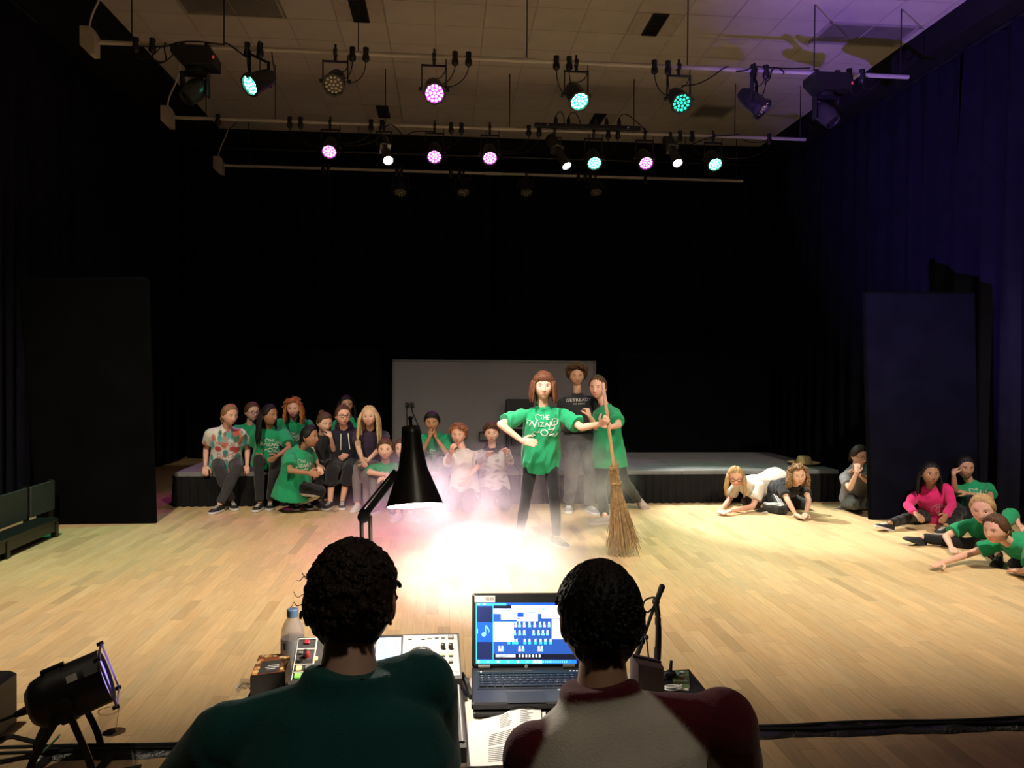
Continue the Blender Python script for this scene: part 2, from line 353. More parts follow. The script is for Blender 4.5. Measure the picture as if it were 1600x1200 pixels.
def led_can(pivot, d, clampx, b, state, label, lit_spot=None, scale=1.0):
    d = nz(d); a, u, _ = frame_of(d); S = scale
    t = thing('stage_lamp', (pivot[0], pivot[1], BZ), label, 'stage lamp', 'round LED lamps on the lighting bars')
    P = V(pivot); f = P + d * 0.13 * S
    obj('housing', MB().lathe(P, d, [(-.21 * S, .035 * S), (-.205 * S, .06 * S), (-.15 * S, .088 * S), (-.05 * S, .104 * S), (.11 * S, .108 * S)], 20), M_BLACKMETAL, t)
    obj('front_rim', MB().lathe(P, d, [(.10 * S, .108 * S), (.105 * S, .128 * S), (.15 * S, .128 * S), (.15 * S, .106 * S), (.125 * S, .104 * S)], 8, caps=(False, False)), M_BLACKMETAL, t, smooth=False)
    lens = obj('lens', MB().cyl(P + d * .115 * S, P + d * .125 * S, .104 * S, n=24), LENS[state] if state in ('G', 'M') else M_LEDBASE, t)
    m = MB(); pts = [(0, 0)] + [(.042, k * 60) for k in range(6)] + [(.082, k * 30 + 15) for k in range(12)]
    for r, ang in pts:
        q = P + d * .126 * S + (a * math.cos(math.radians(ang)) + u * math.sin(math.radians(ang))) * r * S
        m.cyl(q, q + d * .006, .016 * S, .012 * S, 8)
    obj('led_cluster', m, (LENS[state.lower()] if state in ('G', 'M') else LENS[state]) if state else M_LEDOFF, lens)
    # yoke: flat bar bent round the can, clamp on the pipe
    s = V((1, 0, 0)); s = nz(s - d * s.dot(d) * 0.0); w_ = .135 * S; top = BZ - .10
    if abs(d[0]) > .45: s = nz(V((.55, .83, 0)))
    m = MB()
    for k in (-1, 1): m.box(P + s * k * w_ + V((0, 0, (top - P[2]) / 2)), (.012, .034, top - P[2] + .02), ax=(s, np.cross((0, 0, 1), s), (0, 0, 1)))
    c = V((P[0], P[1], top)); m.box(c, (2 * w_ + .012, .034, .014), ax=(s, np.cross((0, 0, 1), s), (0, 0, 1)))
    obj('yoke', m, M_BLACKMETAL, t, smooth=False)
    for k in (-1, 1): obj('tilt_knob', MB().cyl(P + s * k * w_, P + s * k * (w_ + .035), .022, n=10), M_BLACKPLASTIC, t)
    obj('hook_clamp', MB().box((P[0], P[1], BZ - .045), (.03, .035, .11)).lathe((P[0] - .02, P[1], BZ), (1, 0, 0), [(0, .042), (.04, .042)], 12).cyl((P[0], P[1], BZ + .02), (P[0], P[1], BZ + .085), .013), M_BLACKMETAL, t)
    rear = P - d * .205 * S
    sl = MB().tube(bez(rear, rear + V((.02, .05, .12)), V((P[0] + .16, P[1], BZ - .30)), V((P[0] + .13, P[1], BZ + .02)), 12), .006, 5)
    obj('safety_bond', sl, M_RUBBER, t)
    if lit_spot:
        c_, aim, pw = lit_spot; spot('led_beam', tuple(P + d * .17 * S), aim, pw, c_, 30 if c_[1] < .5 and pw > 350 else 48, 0.9, 0.08)
C1 = [((405, 127), (-.55, -.62, -.55), 'G', 393, 'green lit lamp tilted left, beside the left moving head'), ((524, 127), (-.03, -.8, -.6), None, None, 'unlit lamp with clear dots between the green and magenta lamps on the nearest bar'),
      ((678, 140), (.06, -.8, -.6), 'M', 680, 'large magenta lit lamp on the nearest bar'), ((900, 149), (.18, -.68, -.72), 'G', 905, 'large bright green lamp right of centre on the nearest bar'),
      ((1060, 155), (.04, -.8, -.6), 'D', 1062, 'lamp with separate dim green dots on the nearest bar'), ((1178, 160), (.62, -.38, -.68), None, None, 'unlit lamp turned to the right, beside the right moving head')]
for (px, py), d, st, key, lab in C1: led_can(aY(px, py, BY[0]), d, 0, 0, st, lab, LED1.get(key))
C2 = [((516, 230), 'M', 516, 'leftmost magenta lamp on the middle bar'), ((679, 238), 'M', 679, 'magenta lamp on the middle bar below the large magenta lamp'), ((765, 240), 'M', 765, 'magenta lamp at the centre of the middle bar'),
      ((927, 248), 'G', 927, 'green and pink glowing lamp under the power strip'), ((1007, 248), 'M', 1007, 'rightmost magenta lamp on the middle bar'), ((1114, 250), 'G', 1114, 'rightmost green lamp on the middle bar')]
for (px, py), st, key, lab in C2: led_can(aY(px, py, BY[1]), (0, -.72, -.69), 0, 1, st, lab, LED2.get(key), 0.95)
for k, px in enumerate((626, 724, 822, 930)):
    led_can(aY(px, 292, BY[2]), (0, -.5, -.85), 0, 2, None, ['unlit black lamp under the farthest bar, ' + s for s in ('leftmost of four', 'second from left', 'third from left', 'rightmost of four')][k])
M_PROF = mat('profile_lantern_black', (0.03, 0.03, 0.03), 0.3)
M_HOT = emit('white_hot_lens', (1.0, 0.97, 0.92), 14.0)
M_CHROME = mat('polished_metal', (0.7, 0.7, 0.7), 0.2, 1.0)
for px, lab in ((600, 'narrow white profile spotlight left of centre on the middle bar'), (866, 'narrow white profile spotlight under the power strip'), (1047, 'narrow white profile spotlight at the right of the middle bar')):
    top = aY(px, 226, BY[1]); aim = V(P_AIM[px]); d = nz(aim - top); a, u, _ = frame_of(d); P = V(top)
    t = thing('profile_spotlight', (P[0], P[1], BZ), lab, 'stage lamp', 'profile spotlights on the middle bar')
    obj('lamp_house', MB().lathe(P, d, [(-.16, .06), (-.14, .085), (.08, .085), (.10, .06)], 14), M_PROF, t)
    obj('lens_tube', MB().lathe(P, d, [(.09, .062), (.40, .066), (.41, .078), (.46, .078), (.46, .066), (.44, .064)], 16, caps=(True, False)), M_PROF, t)
    obj('shutter_gate', MB().box(P + d * .12, (.15, .15, .03), ax=(a, u, d)), M_CHROME, t, smooth=False)
    obj('lens', MB().lathe(P, d, [(.43, .064), (.448, .05), (.455, .02), (.456, .0)], 16), M_HOT, t)
    m = MB()
    for k in (-1, 1): m.box((P[0] + k * .105, P[1], (P[2] + BZ - .1) / 2), (.01, .03, BZ - .1 - P[2] + .02))
    m.box((P[0], P[1], BZ - .1), (.22, .03, .012)); obj('yoke', m, M_BLACKMETAL, t, smooth=False)
    obj('hook_clamp', MB().box((P[0], P[1], BZ - .045), (.03, .035, .11)).lathe((P[0] - .02, P[1], BZ), (1, 0, 0), [(0, .042), (.04, .042)], 12), M_BLACKMETAL, t)
    spot('profile_beam', tuple(P + d * .50), P_AIM[px], P_POW[px], WHITE, P_DEG[px], 1.0 if px == 600 else 0.6, 0.04)
def moving_head(px, py, tilt, label):
    P = V(aY(px, py, BY[0])); t = thing('moving_head_light', (P[0], P[1], BZ), label, 'stage lamp', 'moving head lights on the nearest bar')
    m = MB(); prof = [(-.21, .09), (.19, .09), (.23, .02), (.23, -.10), (-.09, -.10), (-.21, .01)]
    m.rings([[(P[0] + u, P[1] + y, P[2] + v) for u, v in prof] for y in (-.15, .15)]); obj('base', m, M_BLACKPLASTIC, t, smooth=False)
    obj('mounting_rail', MB().box((P[0], P[1], P[2] + .125), (.34, .05, .03)), M_WHITEBAR, t, smooth=False)
    for k in (-.13, .13): obj('hook_clamp', MB().lathe((P[0] + k - .02, P[1], BZ), (1, 0, 0), [(0, .045), (.04, .045)], 12).box((P[0] + k, P[1], BZ - .06), (.035, .04, .1)), M_BLACKMETAL, t)
    c = P + V((0.0, 0, -.34)); obj('turntable', MB().cyl(P + V((0, 0, -.11)), P + V((0, 0, -.15)), .1, n=20), M_BLACKPLASTIC, t)
    ym = MB().box(P + V((0, 0, -.165)), (.30, .10, .03))
    d = nz(tilt); s = nz(np.cross(d, (0, 0, 1))); 
    for k in (-1, 1): ym.box(c + V((k * .135, 0, .06)), (.026, .10, .27), bev=.012)
    obj('yoke', ym, M_BLACKPLASTIC, t, smooth=False)
    hd = obj('head', MB().lathe(c, d, [(-.15, .05), (-.13, .085), (-.04, .112), (.05, .112), (.13, .092), (.155, .088), (.155, .075), (.135, .07)], 24), M_PROF, t)
    obj('lens', MB().lathe(c, d, [(.132, .074), (.146, .05), (.150, 0.0)], 20), M_LEDBASE, hd)
    obj('display', MB().box(P + V((.235, -.151, -.03)), (.02, .004, .03)), emit('red_indicator', (1, .1, .08), 0.25), t)
moving_head(305, 92, (-.5, -.45, -.75), 'black moving head light at the left end of the nearest bar')
moving_head(1291, 132, (.35, -.5, -.8), 'black moving head light at the right end of the nearest bar')
SOCK = [([(213, 78), (239, 80), (387, 80), (407, 80), (551, 86), (572, 88), (711, 93), (732, 95), (869, 101), (889, 102), (1022, 106), (1043, 107), (1176, 113), (1196, 113), (1326, 119), (1346, 121)], 0),
        ([(341, 189), (453, 194), (470, 194), (580, 198), (597, 199), (705, 203), (721, 204), (826, 208), (842, 209), (950, 212), (965, 212), (1062, 213), (1081, 213), (1201, 216)], 1),
        ([(505, 265), (513, 265), (620, 269), (627, 269), (704, 272), (718, 272), (903, 276), (914, 276), (922, 277), (1008, 279)], 2)]
for lst, b in SOCK:
    NTH = ['leftmost', 'second from the left', 'third from the left', 'fourth from the left', 'fifth from the left', 'sixth from the left', 'seventh from the left', 'eighth from the left', 'eighth from the right', 'seventh from the right', 'sixth from the right', 'fifth from the right', 'fourth from the right', 'third from the right', 'second from the right', 'rightmost']; NN = len(lst); NTH = NTH[:(NN + 1) // 2] + NTH[16 - NN // 2:]
    for k, (px, py) in enumerate(lst):
        x = aY(px, py, BY[b])[0]; y = BY[b]
        t = thing('socket_outlet', (x, y, BZ), 'black socket with hanging plug, %s on the %s bar' % (NTH[k], ORD[b]), 'socket', 'sockets on the %s bar' % ORD[b])
        obj('socket', MB().cyl((x, y - .01, BZ + .06), (x, y - .01, BZ - .03), .032, n=12).lathe((x - .02, y, BZ), (1, 0, 0), [(0, .035), (.04, .035)], 10), M_BLACKPLASTIC, t)
        obj('plug', MB().lathe((x, y - .012, BZ - .03), (0, -.2, -1), [(0, .038), (.045, .040), (.06, .03), (.075, .012)], 12), M_BLACKPLASTIC, t)
        if b < 2:
            # the flex runs to the lamp nearest to the socket
            cans = [aY(p[0][0], p[0][1], BY[b]) for p in (C1 if b == 0 else C2)]
            q = min(cans, key=lambda c: abs(c[0] - x)); q = V(q) + V((.0, .06, .10)); 
            if abs(q[0] - x) > .9: q = V((x + .25, y, BZ - .03))
            p0 = V((x, y - .025, BZ - .10)); sag = .10 + .05 * ((k * 7) % 3)
            obj('flex', MB().tube(bez(p0, p0 - V((0, 0, sag)), V(((x + q[0]) / 2, y, min(p0[2], q[2]) - sag)), q, 10), .006, 5), M_RUBBER, t)
# power strip on the middle bar
xa, xb = aY(834, 205, BY[1])[0], aY(998, 208, BY[1])[0]
t = thing('power_strip', ((xa + xb) / 2, BY[1] - .06, BZ + .05), 'long black power strip with plugs lying along the middle bar', 'power strip')
obj('case', MB().box(((xa + xb) / 2, BY[1] - .07, BZ + .05), (xb - xa, .07, .06), bev=.008), M_BLACKPLASTIC, t, smooth=False)
for k, u in enumerate((.2, .32, .58, .68, .8)):
    x = xa + (xb - xa) * u
    obj('plug', MB().lathe((x, BY[1] - .07, BZ + .08), (0, 0, 1), [(0, .028), (.06, .028), (.085, .02), (.11, .01)], 10), M_BLACKPLASTIC, t)
    if k in (0, 1, 4): obj('flex', MB().tube(bez((x, BY[1] - .07, BZ + .18), (x + .05, BY[1] - .07, BZ + .33), (x + .16, BY[1] - .07, BZ + .25), (x + .13 + .08 * k, BY[1], BZ + .02), 10), .007, 5), M_RUBBER, t)
for u in (.12, .88): obj('cap_screw', MB().cyl((xa + (xb - xa) * u, BY[1] - .106, BZ + .05), (xa + (xb - xa) * u, BY[1] - .112, BZ + .05), .014, n=8), M_CHROME, t)
# loose cable runs along the bars
def cable(pts, label, r=.008, b=0):
    P = [aY(px, py, BY[b] - .03) for px, py in pts]; P = [V(p) for p in P]
    out = []
    for k in range(len(P) - 1):
        m0 = P[max(k - 1, 0)]; m3 = P[min(k + 2, len(P) - 1)]
        for t_ in np.linspace(0, 1, 6)[:-1]:
            out.append(0.5 * ((2 * P[k]) + (-m0 + P[k + 1]) * t_ + (2 * m0 - 5 * P[k] + 4 * P[k + 1] - m3) * t_ ** 2 + (-m0 + 3 * P[k] - 3 * P[k + 1] + m3) * t_ ** 3))
    out.append(P[-1]); tag(obj('cable', MB().tube(out, r, 5), M_RUBBER), label, 'cable')
cable([(215, 72), (255, 73), (280, 66), (310, 65), (345, 69), (355, 68), (372, 80), (386, 90)], 'black cable looping from the left moving head to the green lamp')
cable([(239, 92), (250, 97), (259, 94), (257, 78), (258, 66)], 'short cable loop hanging left of the left moving head')
cable([(1065, 134), (1090, 131), (1112, 120), (1130, 107), (1138, 104)], 'cable rising from the dim green lamp to the bar')
cable([(1150, 112), (1165, 110), (1180, 104), (1210, 106), (1240, 107), (1265, 106)], 'cable draped along the bar to the right moving head')
cable([(1195, 130), (1203, 122), (1206, 110), (1215, 106), (1224, 112), (1224, 116)], 'cable loop above the unlit lamp turned right')
cable([(602, 198), (612, 195), (622, 203), (632, 212), (645, 206), (660, 205), (678, 206)], 'cable sagging under the middle bar left of the magenta lamps', b=1)
cable([(1080, 226), (1100, 218), (1118, 213), (1140, 211), (1155, 210)], 'cable above the rightmost green lamp on the middle bar', b=1)
cable([(1160, 218), (1172, 222), (1190, 222), (1200, 219)], 'short cable under the right end of the middle bar', b=1)
# ---------------------------------------------------------------- platform, flats, screen, bench
M_DECK = mat('stage_deck_grey', (0.16, 0.165, 0.17), 0.55, 0, 0.15, 5, 0.1, 80)
M_SKIRT = mat('black_stage_skirt', (0.010, 0.010, 0.011), 0.9, spec=0.1)
SX0, SX1, SY0, SY1, SZ = -3.14, 4.95, 9.25, 11.35, 0.40
t = thing('stage_platform', ((SX0 + SX1) / 2, (SY0 + SY1) / 2, 0), 'low grey stage platform with black pleated skirt across the hall', 'stage')
xs = np.linspace(SX0, SX1, 5)
for k in range(4):
    for yy in (0, 1):
        y0 = SY0 + yy * (SY1 - SY0) / 2; y1 = y0 + (SY1 - SY0) / 2
        obj('deck_panel', MB().box(((xs[k] + xs[k + 1]) / 2, (y0 + y1) / 2, SZ - .03), (xs[k + 1] - xs[k] - .006, y1 - y0 - .006, .06), bev=.005), M_DECK, t, smooth=False)
obj('frame', MB().box(((SX0 + SX1) / 2, (SY0 + SY1) / 2, SZ - .10), (SX1 - SX0 - .1, SY1 - SY0 - .1, .06)), M_BLACKMETAL, t, smooth=False)
m = MB()
for k in range(5):
    for yy in (SY0 + .15, (SY0 + SY1) / 2, SY1 - .15): m.cyl((np.clip(xs[k], SX0 + .15, SX1 - .15), yy, 0), (np.clip(xs[k], SX0 + .15, SX1 - .15), yy, SZ - .1), .024, n=8)
obj('leg', m, M_BLACKMETAL, t)
def skirt(p0, p1):
    p0, p1 = V(p0), V(p1); L = np.linalg.norm(p1 - p0); d = (p1 - p0) / L; nr = V((d[1], -d[0], 0)); n = int(L / .012); vs = []; fs = []
    for k, z in enumerate((SZ - .045, SZ - .12, .2, .004)):
        for i in range(n):
            a = (.004, .010, .016, .020)[k] * math.sin(2 * math.pi * i * .012 / .095 + .6 * math.sin(i * .03)); p = p0 + d * L * i / (n - 1) + nr * (a + .024); vs.append((p[0], p[1], z))
    for k in range(3):
        for i in range(n - 1): fs.append((k * n + i, k * n + i + 1, (k + 1) * n + i + 1, (k + 1) * n + i))
    mesh_obj('skirt', vs, fs, M_SKIRT, t, ang=None)
skirt((SX0, SY0, 0), (SX1, SY0, 0)); skirt((SX1, SY0, 0), (SX1, SY1, 0)); skirt((SX0, SY1, 0), (SX0, SY0, 0))
# tall flats
def flat(bl, br, tl, tr, thick, label, cat='stage flat', m_=None):
    P = [V(bl), V(br), V(tr), V(tl)]; c = (P[0] + P[1]) / 2
    n = nz(np.cross(P[1] - P[0], P[3] - P[0])); 
    if n[1] > 0: n = -n
    t = thing('stage_flat', (c[0], c[1], 0), label, cat, 'black cloth flats')
    R = [[p + n * 0 for p in P], [p - n * thick for p in P]]
    obj('cloth_panel', MB().rings(R), m_ or M_FLAT, t, smooth=False)
    e = MB()
    for i in range(4):
        a, b = P[i], P[(i + 1) % 4]
        e.tube([a - n * thick / 2, b - n * thick / 2], thick * .52, 6)
    obj('edge_frame', e, M_FLAT, t)
    back = MB().tube([c - n * (thick + .01) + V((0, 0, .9)), c - n * .75 + V((0, 0, .02))], .02, 6).box(c - n * .45 + V((0, 0, .02)), (.06, .7, .03), ax=(nz(P[1] - P[0]), n, (0, 0, 1)))
    obj('brace', back, M_BLACKMETAL, t, smooth=False)
    return t
b0 = aZ(240, 818); b1 = aZ(92, 818); b1 = b0 + (V(aZ(38, 820)) - b0)
flat(aZ(60, 820), b0, V(aY(32, 437, aZ(60, 820)[1])), V(aY(228, 436, b0[1] + .02)), .05, 'tall black flat left of the stage, edge lit green')
flat(aZ(1362, 812), aZ(1530, 812), aY(1352, 458, aZ(1362, 812)[1]), aY(1522, 459, aZ(1530, 812)[1]), .05, 'tall dark blue lit flat at the right behind the seated girls', m_=mat('blue_lit_flat_cloth', (.0042, .0042, .010), .9, 0, .25, 3, .2, 150, spec=.03))  # blue light on this flat is put into its cloth colour
flat(V(aY(966, 712, 11.9)) * V((1, 1, 0)) + V((0, 0, .02)), V(aY(1200, 712, 11.9)) * V((1, 1, 0)) + V((0, 0, .02)), aY(966, 553, 11.9), aY(1200, 553, 11.9), .05, 'wide dark board behind the stage, right of the pale screen')
flat(V(aY(400, 712, 11.9)) * V((1, 1, 0)) + V((0, 0, .02)), V(aY(595, 712, 11.9)) * V((1, 1, 0)) + V((0, 0, .02)), aY(400, 547, 11.9), aY(595, 547, 11.9), .05, 'wide dark board behind the stage, left of the pale screen')
# pale screen / board behind the stage
M_SCREEN = mat('grey_white_board', (0.15, 0.142, 0.148), 0.6, 0, 0.05, 2)
YS = 11.75
s0, s1 = aY(615, 563, YS), aY(929, 568, YS)
t = thing('projection_board', ((s0[0] + s1[0]) / 2, YS, 0), 'pale grey board standing behind the stage at the centre', 'board')
obj('panel', MB().box(((s0[0] + s1[0]) / 2, YS, (s0[2] + .02) / 2), (s1[0] - s0[0], .05, s0[2] - .02)), M_SCREEN, t, smooth=False)
e = MB(); zc = s0[2]
obj('edge_trim', MB().box(((s0[0] + s1[0]) / 2, YS - .005, zc), (s1[0] - s0[0] + .03, .07, .03)).box((s0[0], YS - .005, zc / 2), (.03, .07, zc)).box((s1[0], YS - .005, zc / 2), (.03, .07, zc)), mat('dull_grey_trim', (.10, .10, .10), .6), t, smooth=False)
q = aY(640, 632, YS - .03)
so = obj('socket_plate', MB().box(q, (.15, .02, .09), bev=.006), M_SCREEN, t, smooth=False)
for k in (-1, 1):
    qq = V(q) + V((k * .035, -.03, 0)); obj('plug', MB().box(qq, (.05, .05, .06), bev=.008), M_BLACKPLASTIC, so, smooth=False)
    obj('lead', MB().tube(bez(qq - V((0, 0, .03)), qq - V((.02, 0, .12)), V(aY(645 + k * 8, 655, YS - .04)), V(aY(649 + 12 * k, 690, YS - .05)), 12), .009, 5), M_RUBBER, so)
# dark music stand and box against the board
def chair_at(px, py, Y, label):
    P = V(aY(px, py, Y)); P[2] = SZ
    t = thing('stacking_chair', P, label, 'chair', None); m_ = mat('dark_chair_fabric', (.02, .02, .022), .8); 
    obj('seat', MB().box(P + V((0, 0, .42)), (.42, .42, .05), bev=.02), m_, t, smooth=False)
    obj('backrest', MB().box(P + V((0, .2, .66)), (.42, .04, .26), bev=.02), m_, t, smooth=False)
    for x in (-.19, .19):
        for y in (-.18, .2): obj('leg', MB().cyl(P + V((x, y, 0)), P + V((x, y, .42 if y < 0 else .6)), .011, n=8), M_BLACKMETAL, t)
chair_at(813, 712, 11.3, 'dark chair standing on the stage behind the girl with the broom')
b_ = V(aY(760, 683, 11.55)); t = thing('control_box', (b_[0], b_[1], b_[2] - .06), 'small dark wall box on the pale board left of the boy', 'box')
obj('case', MB().box(b_ + V((0, .14, 0)), (.22, .06, .14), bev=.01), M_BLACKPLASTIC, t, smooth=False); obj('lid', MB().box(b_ + V((0, .105, 0)), (.18, .015, .10), bev=.006), mat('grey_plastic_lid', (.08, .08, .085), .5), t, smooth=False)
# bench with backs at the left wall
M_BENCH = mat('black_bench_wood', (0.006, 0.007, 0.006), 0.4, 0, .2, 8)
M_BACKP = mat('dull_grey_panel', (0.030, 0.034, 0.031), 0.6)
A = V(aZ(12, 874)); B = V(aZ(92, 838)); d = nz(B - A); n = V((-d[1], d[0], 0)); n = n if n[0] < 0 else -n
A2 = A - d * .9; L = np.linalg.norm(B - A2)
t = thing('bench', ((A2 + B) / 2), 'low black bench with two back panels at the left wall', 'bench')
ax = (d, n, V((0, 0, 1))); mid = (A2 + B) / 2; BH, BD = .185, .20
obj('seat', MB().box(mid + n * BD / 2 + V((0, 0, BH - .02)), (L, BD, .04), ax, bev=.008), M_BENCH, t, smooth=False)
for u in (.02, .5115, .985):
    for w_ in (.025, BD - .03): obj('leg', MB().box(A2 + d * L * u + n * w_ + V((0, 0, (BH - .04) / 2)), (.05, .05, BH - .04), ax), M_BENCH, t, smooth=False)
obj('front_rail', MB().box(mid + n * .02 + V((0, 0, BH - .08)), (L, .025, .09), ax), M_BENCH, t, smooth=False)
def along(px):
    lo, hi = 0.0, 1.2
    for _ in range(30):
        m_ = (lo + hi) / 2; c = RC @ (A2 + d * L * m_ + n * BD + V((0, 0, .3)) - CAM)
        if 800 + F * c[0] / c[2] < px: lo = m_
        else: hi = m_
    return lo
for x0_, x1_ in ((-60, 43), (49, 88)):
    u0, u1 = along(x0_), along(x1_)
    obj('back_panel', MB().box(A2 + d * L * (u0 + u1) / 2 + n * (BD + .012) + V((0, 0, .345)), (L * (u1 - u0), .025, .29), ax, bev=.004), M_BACKP, t, smooth=False)
for x_ in (46, 91): obj('back_post', MB().box(A2 + d * L * along(x_) + n * (BD + .03) + V((0, 0, .25)), (.035, .04, .50), ax), M_BENCH, t, smooth=False)
# taped cable run across the floor
c0, c1 = V(aZ(60, 1181)), V(aZ(1640, 1132)); d = nz(c1 - c0); n = V((-d[1], d[0], 0)); L = np.linalg.norm(c1 - c0)
M_TAPE = mat('black_gaffer_tape', (0.012, 0.012, 0.013), 0.28, 0, .2, 30, .4, 60)
t = thing('cable_run', (c0 + c1) / 2, 'black taped cable run crossing the floor in front of the desk', 'cable run')
N_ = 90; R = []
for i in range(N_):
    p = c0 + d * L * i / (N_ - 1); wv = .006 * math.sin(i * .7) + .004 * math.sin(i * 1.9)
    R.append([p + n * (u + wv) + V((0, 0, z + .002 + (.003 * math.sin(i * 1.3 + u * 40) if z > .01 else 0))) for u, z in ((-.055, 0), (-.045, .008), (-.02, .022), (0, .018), (.022, .023), (.045, .008), (.055, 0))])
obj('tape', MB().rings(R), M_TAPE, t)
for k in (-1, 1): obj('cable', MB().tube([c0 + d * (L * i / 40 - (.5 if i == 0 else 0)) + n * (k * .02 + .008 * math.sin(i * .8 + k)) + V((0, 0, .027)) for i in range(41)], .007, 6), M_RUBBER, t)
# floor lantern lower left
LP = V(aY(118, 1054, 3.22)); lens_c = V(aY(166, 1045, 3.05)); d = nz(V((0.87, .32, .31))); a, u, _ = frame_of(d)
t = thing('floor_lantern', (LP[0], LP[1], 0.02), 'black parcan lantern on the floor at lower left, lit violet', 'stage lamp')
body = obj('can', MB().lathe(LP, d, [(-.20, .03), (-.195, .08), (-.165, .112), (-.12, .125), (-.09, .125), (-.09, .136), (-.02, .136), (-.02, .130), (.14, .130), (.14, .120), (.12, .115)], 24, caps=(True, False)), M_BLACKMETAL, t)
obj('vent_fin', MB().box(LP - d * .055 + u * .136, (.03, .10, .02), (a, d, u)), M_BLACKMETAL, body, smooth=False)
M_VIO = emit('violet_gel', (0.35, 0.25, 1.0), 1.6)
obj('lens', MB().lathe(LP, d, [(.125, .116), (.13, .0)], 24), M_VIO, t)
m = MB(); q = LP + d * .15
for k in range(4):
    e0 = [(1, 1), (1, -1), (-1, -1), (-1, 1)][k]; e1 = [(1, -1), (-1, -1), (-1, 1), (1, 1)][k]
    m.tube([q + a * e0[0] * .125 + u * e0[1] * .125, q + a * e1[0] * .125 + u * e1[1] * .125], .006, 5)
obj('gel_frame', m, mat('bright_gel_frame', (.5, .48, .6), .3, .9), t)
for s1_, s2_ in ((1, 1), (1, -1), (-1, -1), (-1, 1)): obj('gel_clip', MB().box(LP + d * .145 + a * s1_ * .12 + u * s2_ * .125, (.018, .014, .03), (a, u, d)), M_BLACKMETAL, t, smooth=False)
side = nz(np.cross(d, (0, 0, 1)))
cam_side = LP - side * 0 
lab1 = LP - side * .0
sd = side if side[1] < 0 else -side
def onbody(al, ang): # point on the can surface, ang from up toward camera
    return LP + d * al + (u * math.cos(ang) + sd * math.sin(ang)) * .1315
for al, ang, sz, mm in ((.02, .85, (.045, .035), mat('white_sticker', (.6, .58, .52), .6)), (.10, .80, (.06, .06), mat('grey_data_plate', (.09, .09, .10), .5))):
    nn = u * math.cos(ang) + sd * math.sin(ang); obj('sticker', MB().box(onbody(al, ang), (sz[0], sz[1], .003), (d, np.cross(nn, d), nn)), mm, body, smooth=False)
# yoke stand: two bent bars resting on the floor
for k in (-1, 1):
    piv = LP + sd * .145 * k - d * .03; f0 = V((piv[0] - .17, piv[1], .012)); f1 = V((piv[0] + .13, piv[1] - .02 * k, .012))
    for ff in (f0, f1):
        pts = bez(piv, piv + (ff - piv) * .4 + V((0, 0, .0)), ff + V((0, 0, .10)), ff, 8)
        R = [[p + sd * x_ + V((y_, 0, 0)) for x_, y_ in ((-.006, -.018), (.006, -.018), (.006, .018), (-.006, .018))] for p in pts]; obj('yoke_leg', MB().rings(R), M_BLACKMETAL, t, smooth=False)
    obj('tilt_knob', MB().cyl(piv, piv + sd * k * .03, .026, n=10), M_BLACKPLASTIC, t)
for x_ in (-.17, .13): obj('foot_bar', MB().box((LP[0] + x_, LP[1], .008), (.04, .30, .012)), M_BLACKMETAL, t, smooth=False)
rear = LP - d * .20
obj('cable_gland', MB().cyl(rear, rear - d * .06, .022, .014, 10), M_BLACKPLASTIC, t)
obj('mains_lead', MB().tube(bez(rear - d * .06, rear - d * .25, V((LP[0] - .55, LP[1] - .05, .25)), V((LP[0] - .30, LP[1] - .12, .02)), 14) + bez(V((LP[0] - .30, LP[1] - .12, .014)), V((LP[0] - .1, LP[1] - .2, .014)), V((LP[0] + .2, LP[1] - .1, .014)), V((LP[0] + .32, LP[1] - .04, .014)), 8)[1:], .008, 6), M_RUBBER, t)
g0 = V(aZ(58, 1172, .03)); g1 = V(aZ(88, 1142, .10)); 
lt = obj('tape_flag', MB().box((g0 + g1) / 2, (np.linalg.norm(g1 - g0), .035, .006), frame_of(g1 - g0)[2:] + frame_of(g1 - g0)[:2]), mat('green_tape_tag', (.16, .30, .16), .6), t, smooth=False)
t.scale = (.84, .84, .84)
spot('floor_lantern_beam', tuple(LP + d * .2), (6.1, 7.1, 4.3), 3600, VIO, 54, 0.8, 0.05)
# small black speaker at the left frame edge
sp = V(aZ(-30, 1150, 0)); t = thing('monitor_speaker', (sp[0], sp[1], 0), 'black speaker box cut by the left frame edge', 'speaker')
obj('cabinet', MB().box(sp + V((0, 0, .125)), (.20, .22, .25), bev=.015, taper=.85), M_BLACKPLASTIC, t, smooth=False); obj('grille', MB().box(sp + V((0.0, -.108, .125)), (.16, .012, .20), taper=.9), M_GRILLE, t, smooth=False)
cable_pts = [aZ(0, 1190, .01), aZ(40, 1182, .01), aZ(90, 1178, .01), aZ(60, 1160, .01), aZ(20, 1150, .01), aZ(-30, 1160, .01)]
tag(obj('cable', MB().tube(cable_pts, .008, 6), M_RUBBER), 'loose black cable on the floor under the lower left lantern', 'cable')
gl = V(aZ(170, 1145, .0)); t = thing('plastic_cup', gl, 'clear plastic cup lying behind the lower left lantern', 'cup')
M_CLEAR = bpy.data.materials.new('clear_plastic'); M_CLEAR.use_nodes = True; _b = M_CLEAR.node_tree.nodes['Principled BSDF']; _b.inputs['Transmission Weight'].default_value = 1.0; _b.inputs['Roughness'].default_value = 0.08; _b.inputs['IOR'].default_value = 1.15; _b.inputs['Base Color'].default_value = (.93, .90, .90, 1)
obj('wall', MB().lathe(gl, (0, 0, 1), [(0.002, .03), (.10, .042), (.10, .040), (.006, .028)], 16), M_CLEAR, t); obj('rim', MB().lathe(gl, (0, 0, 1), [(.097, .041), (.097, .045), (.103, .045), (.103, .041)], 16, caps=(False, False)), M_CLEAR, t)
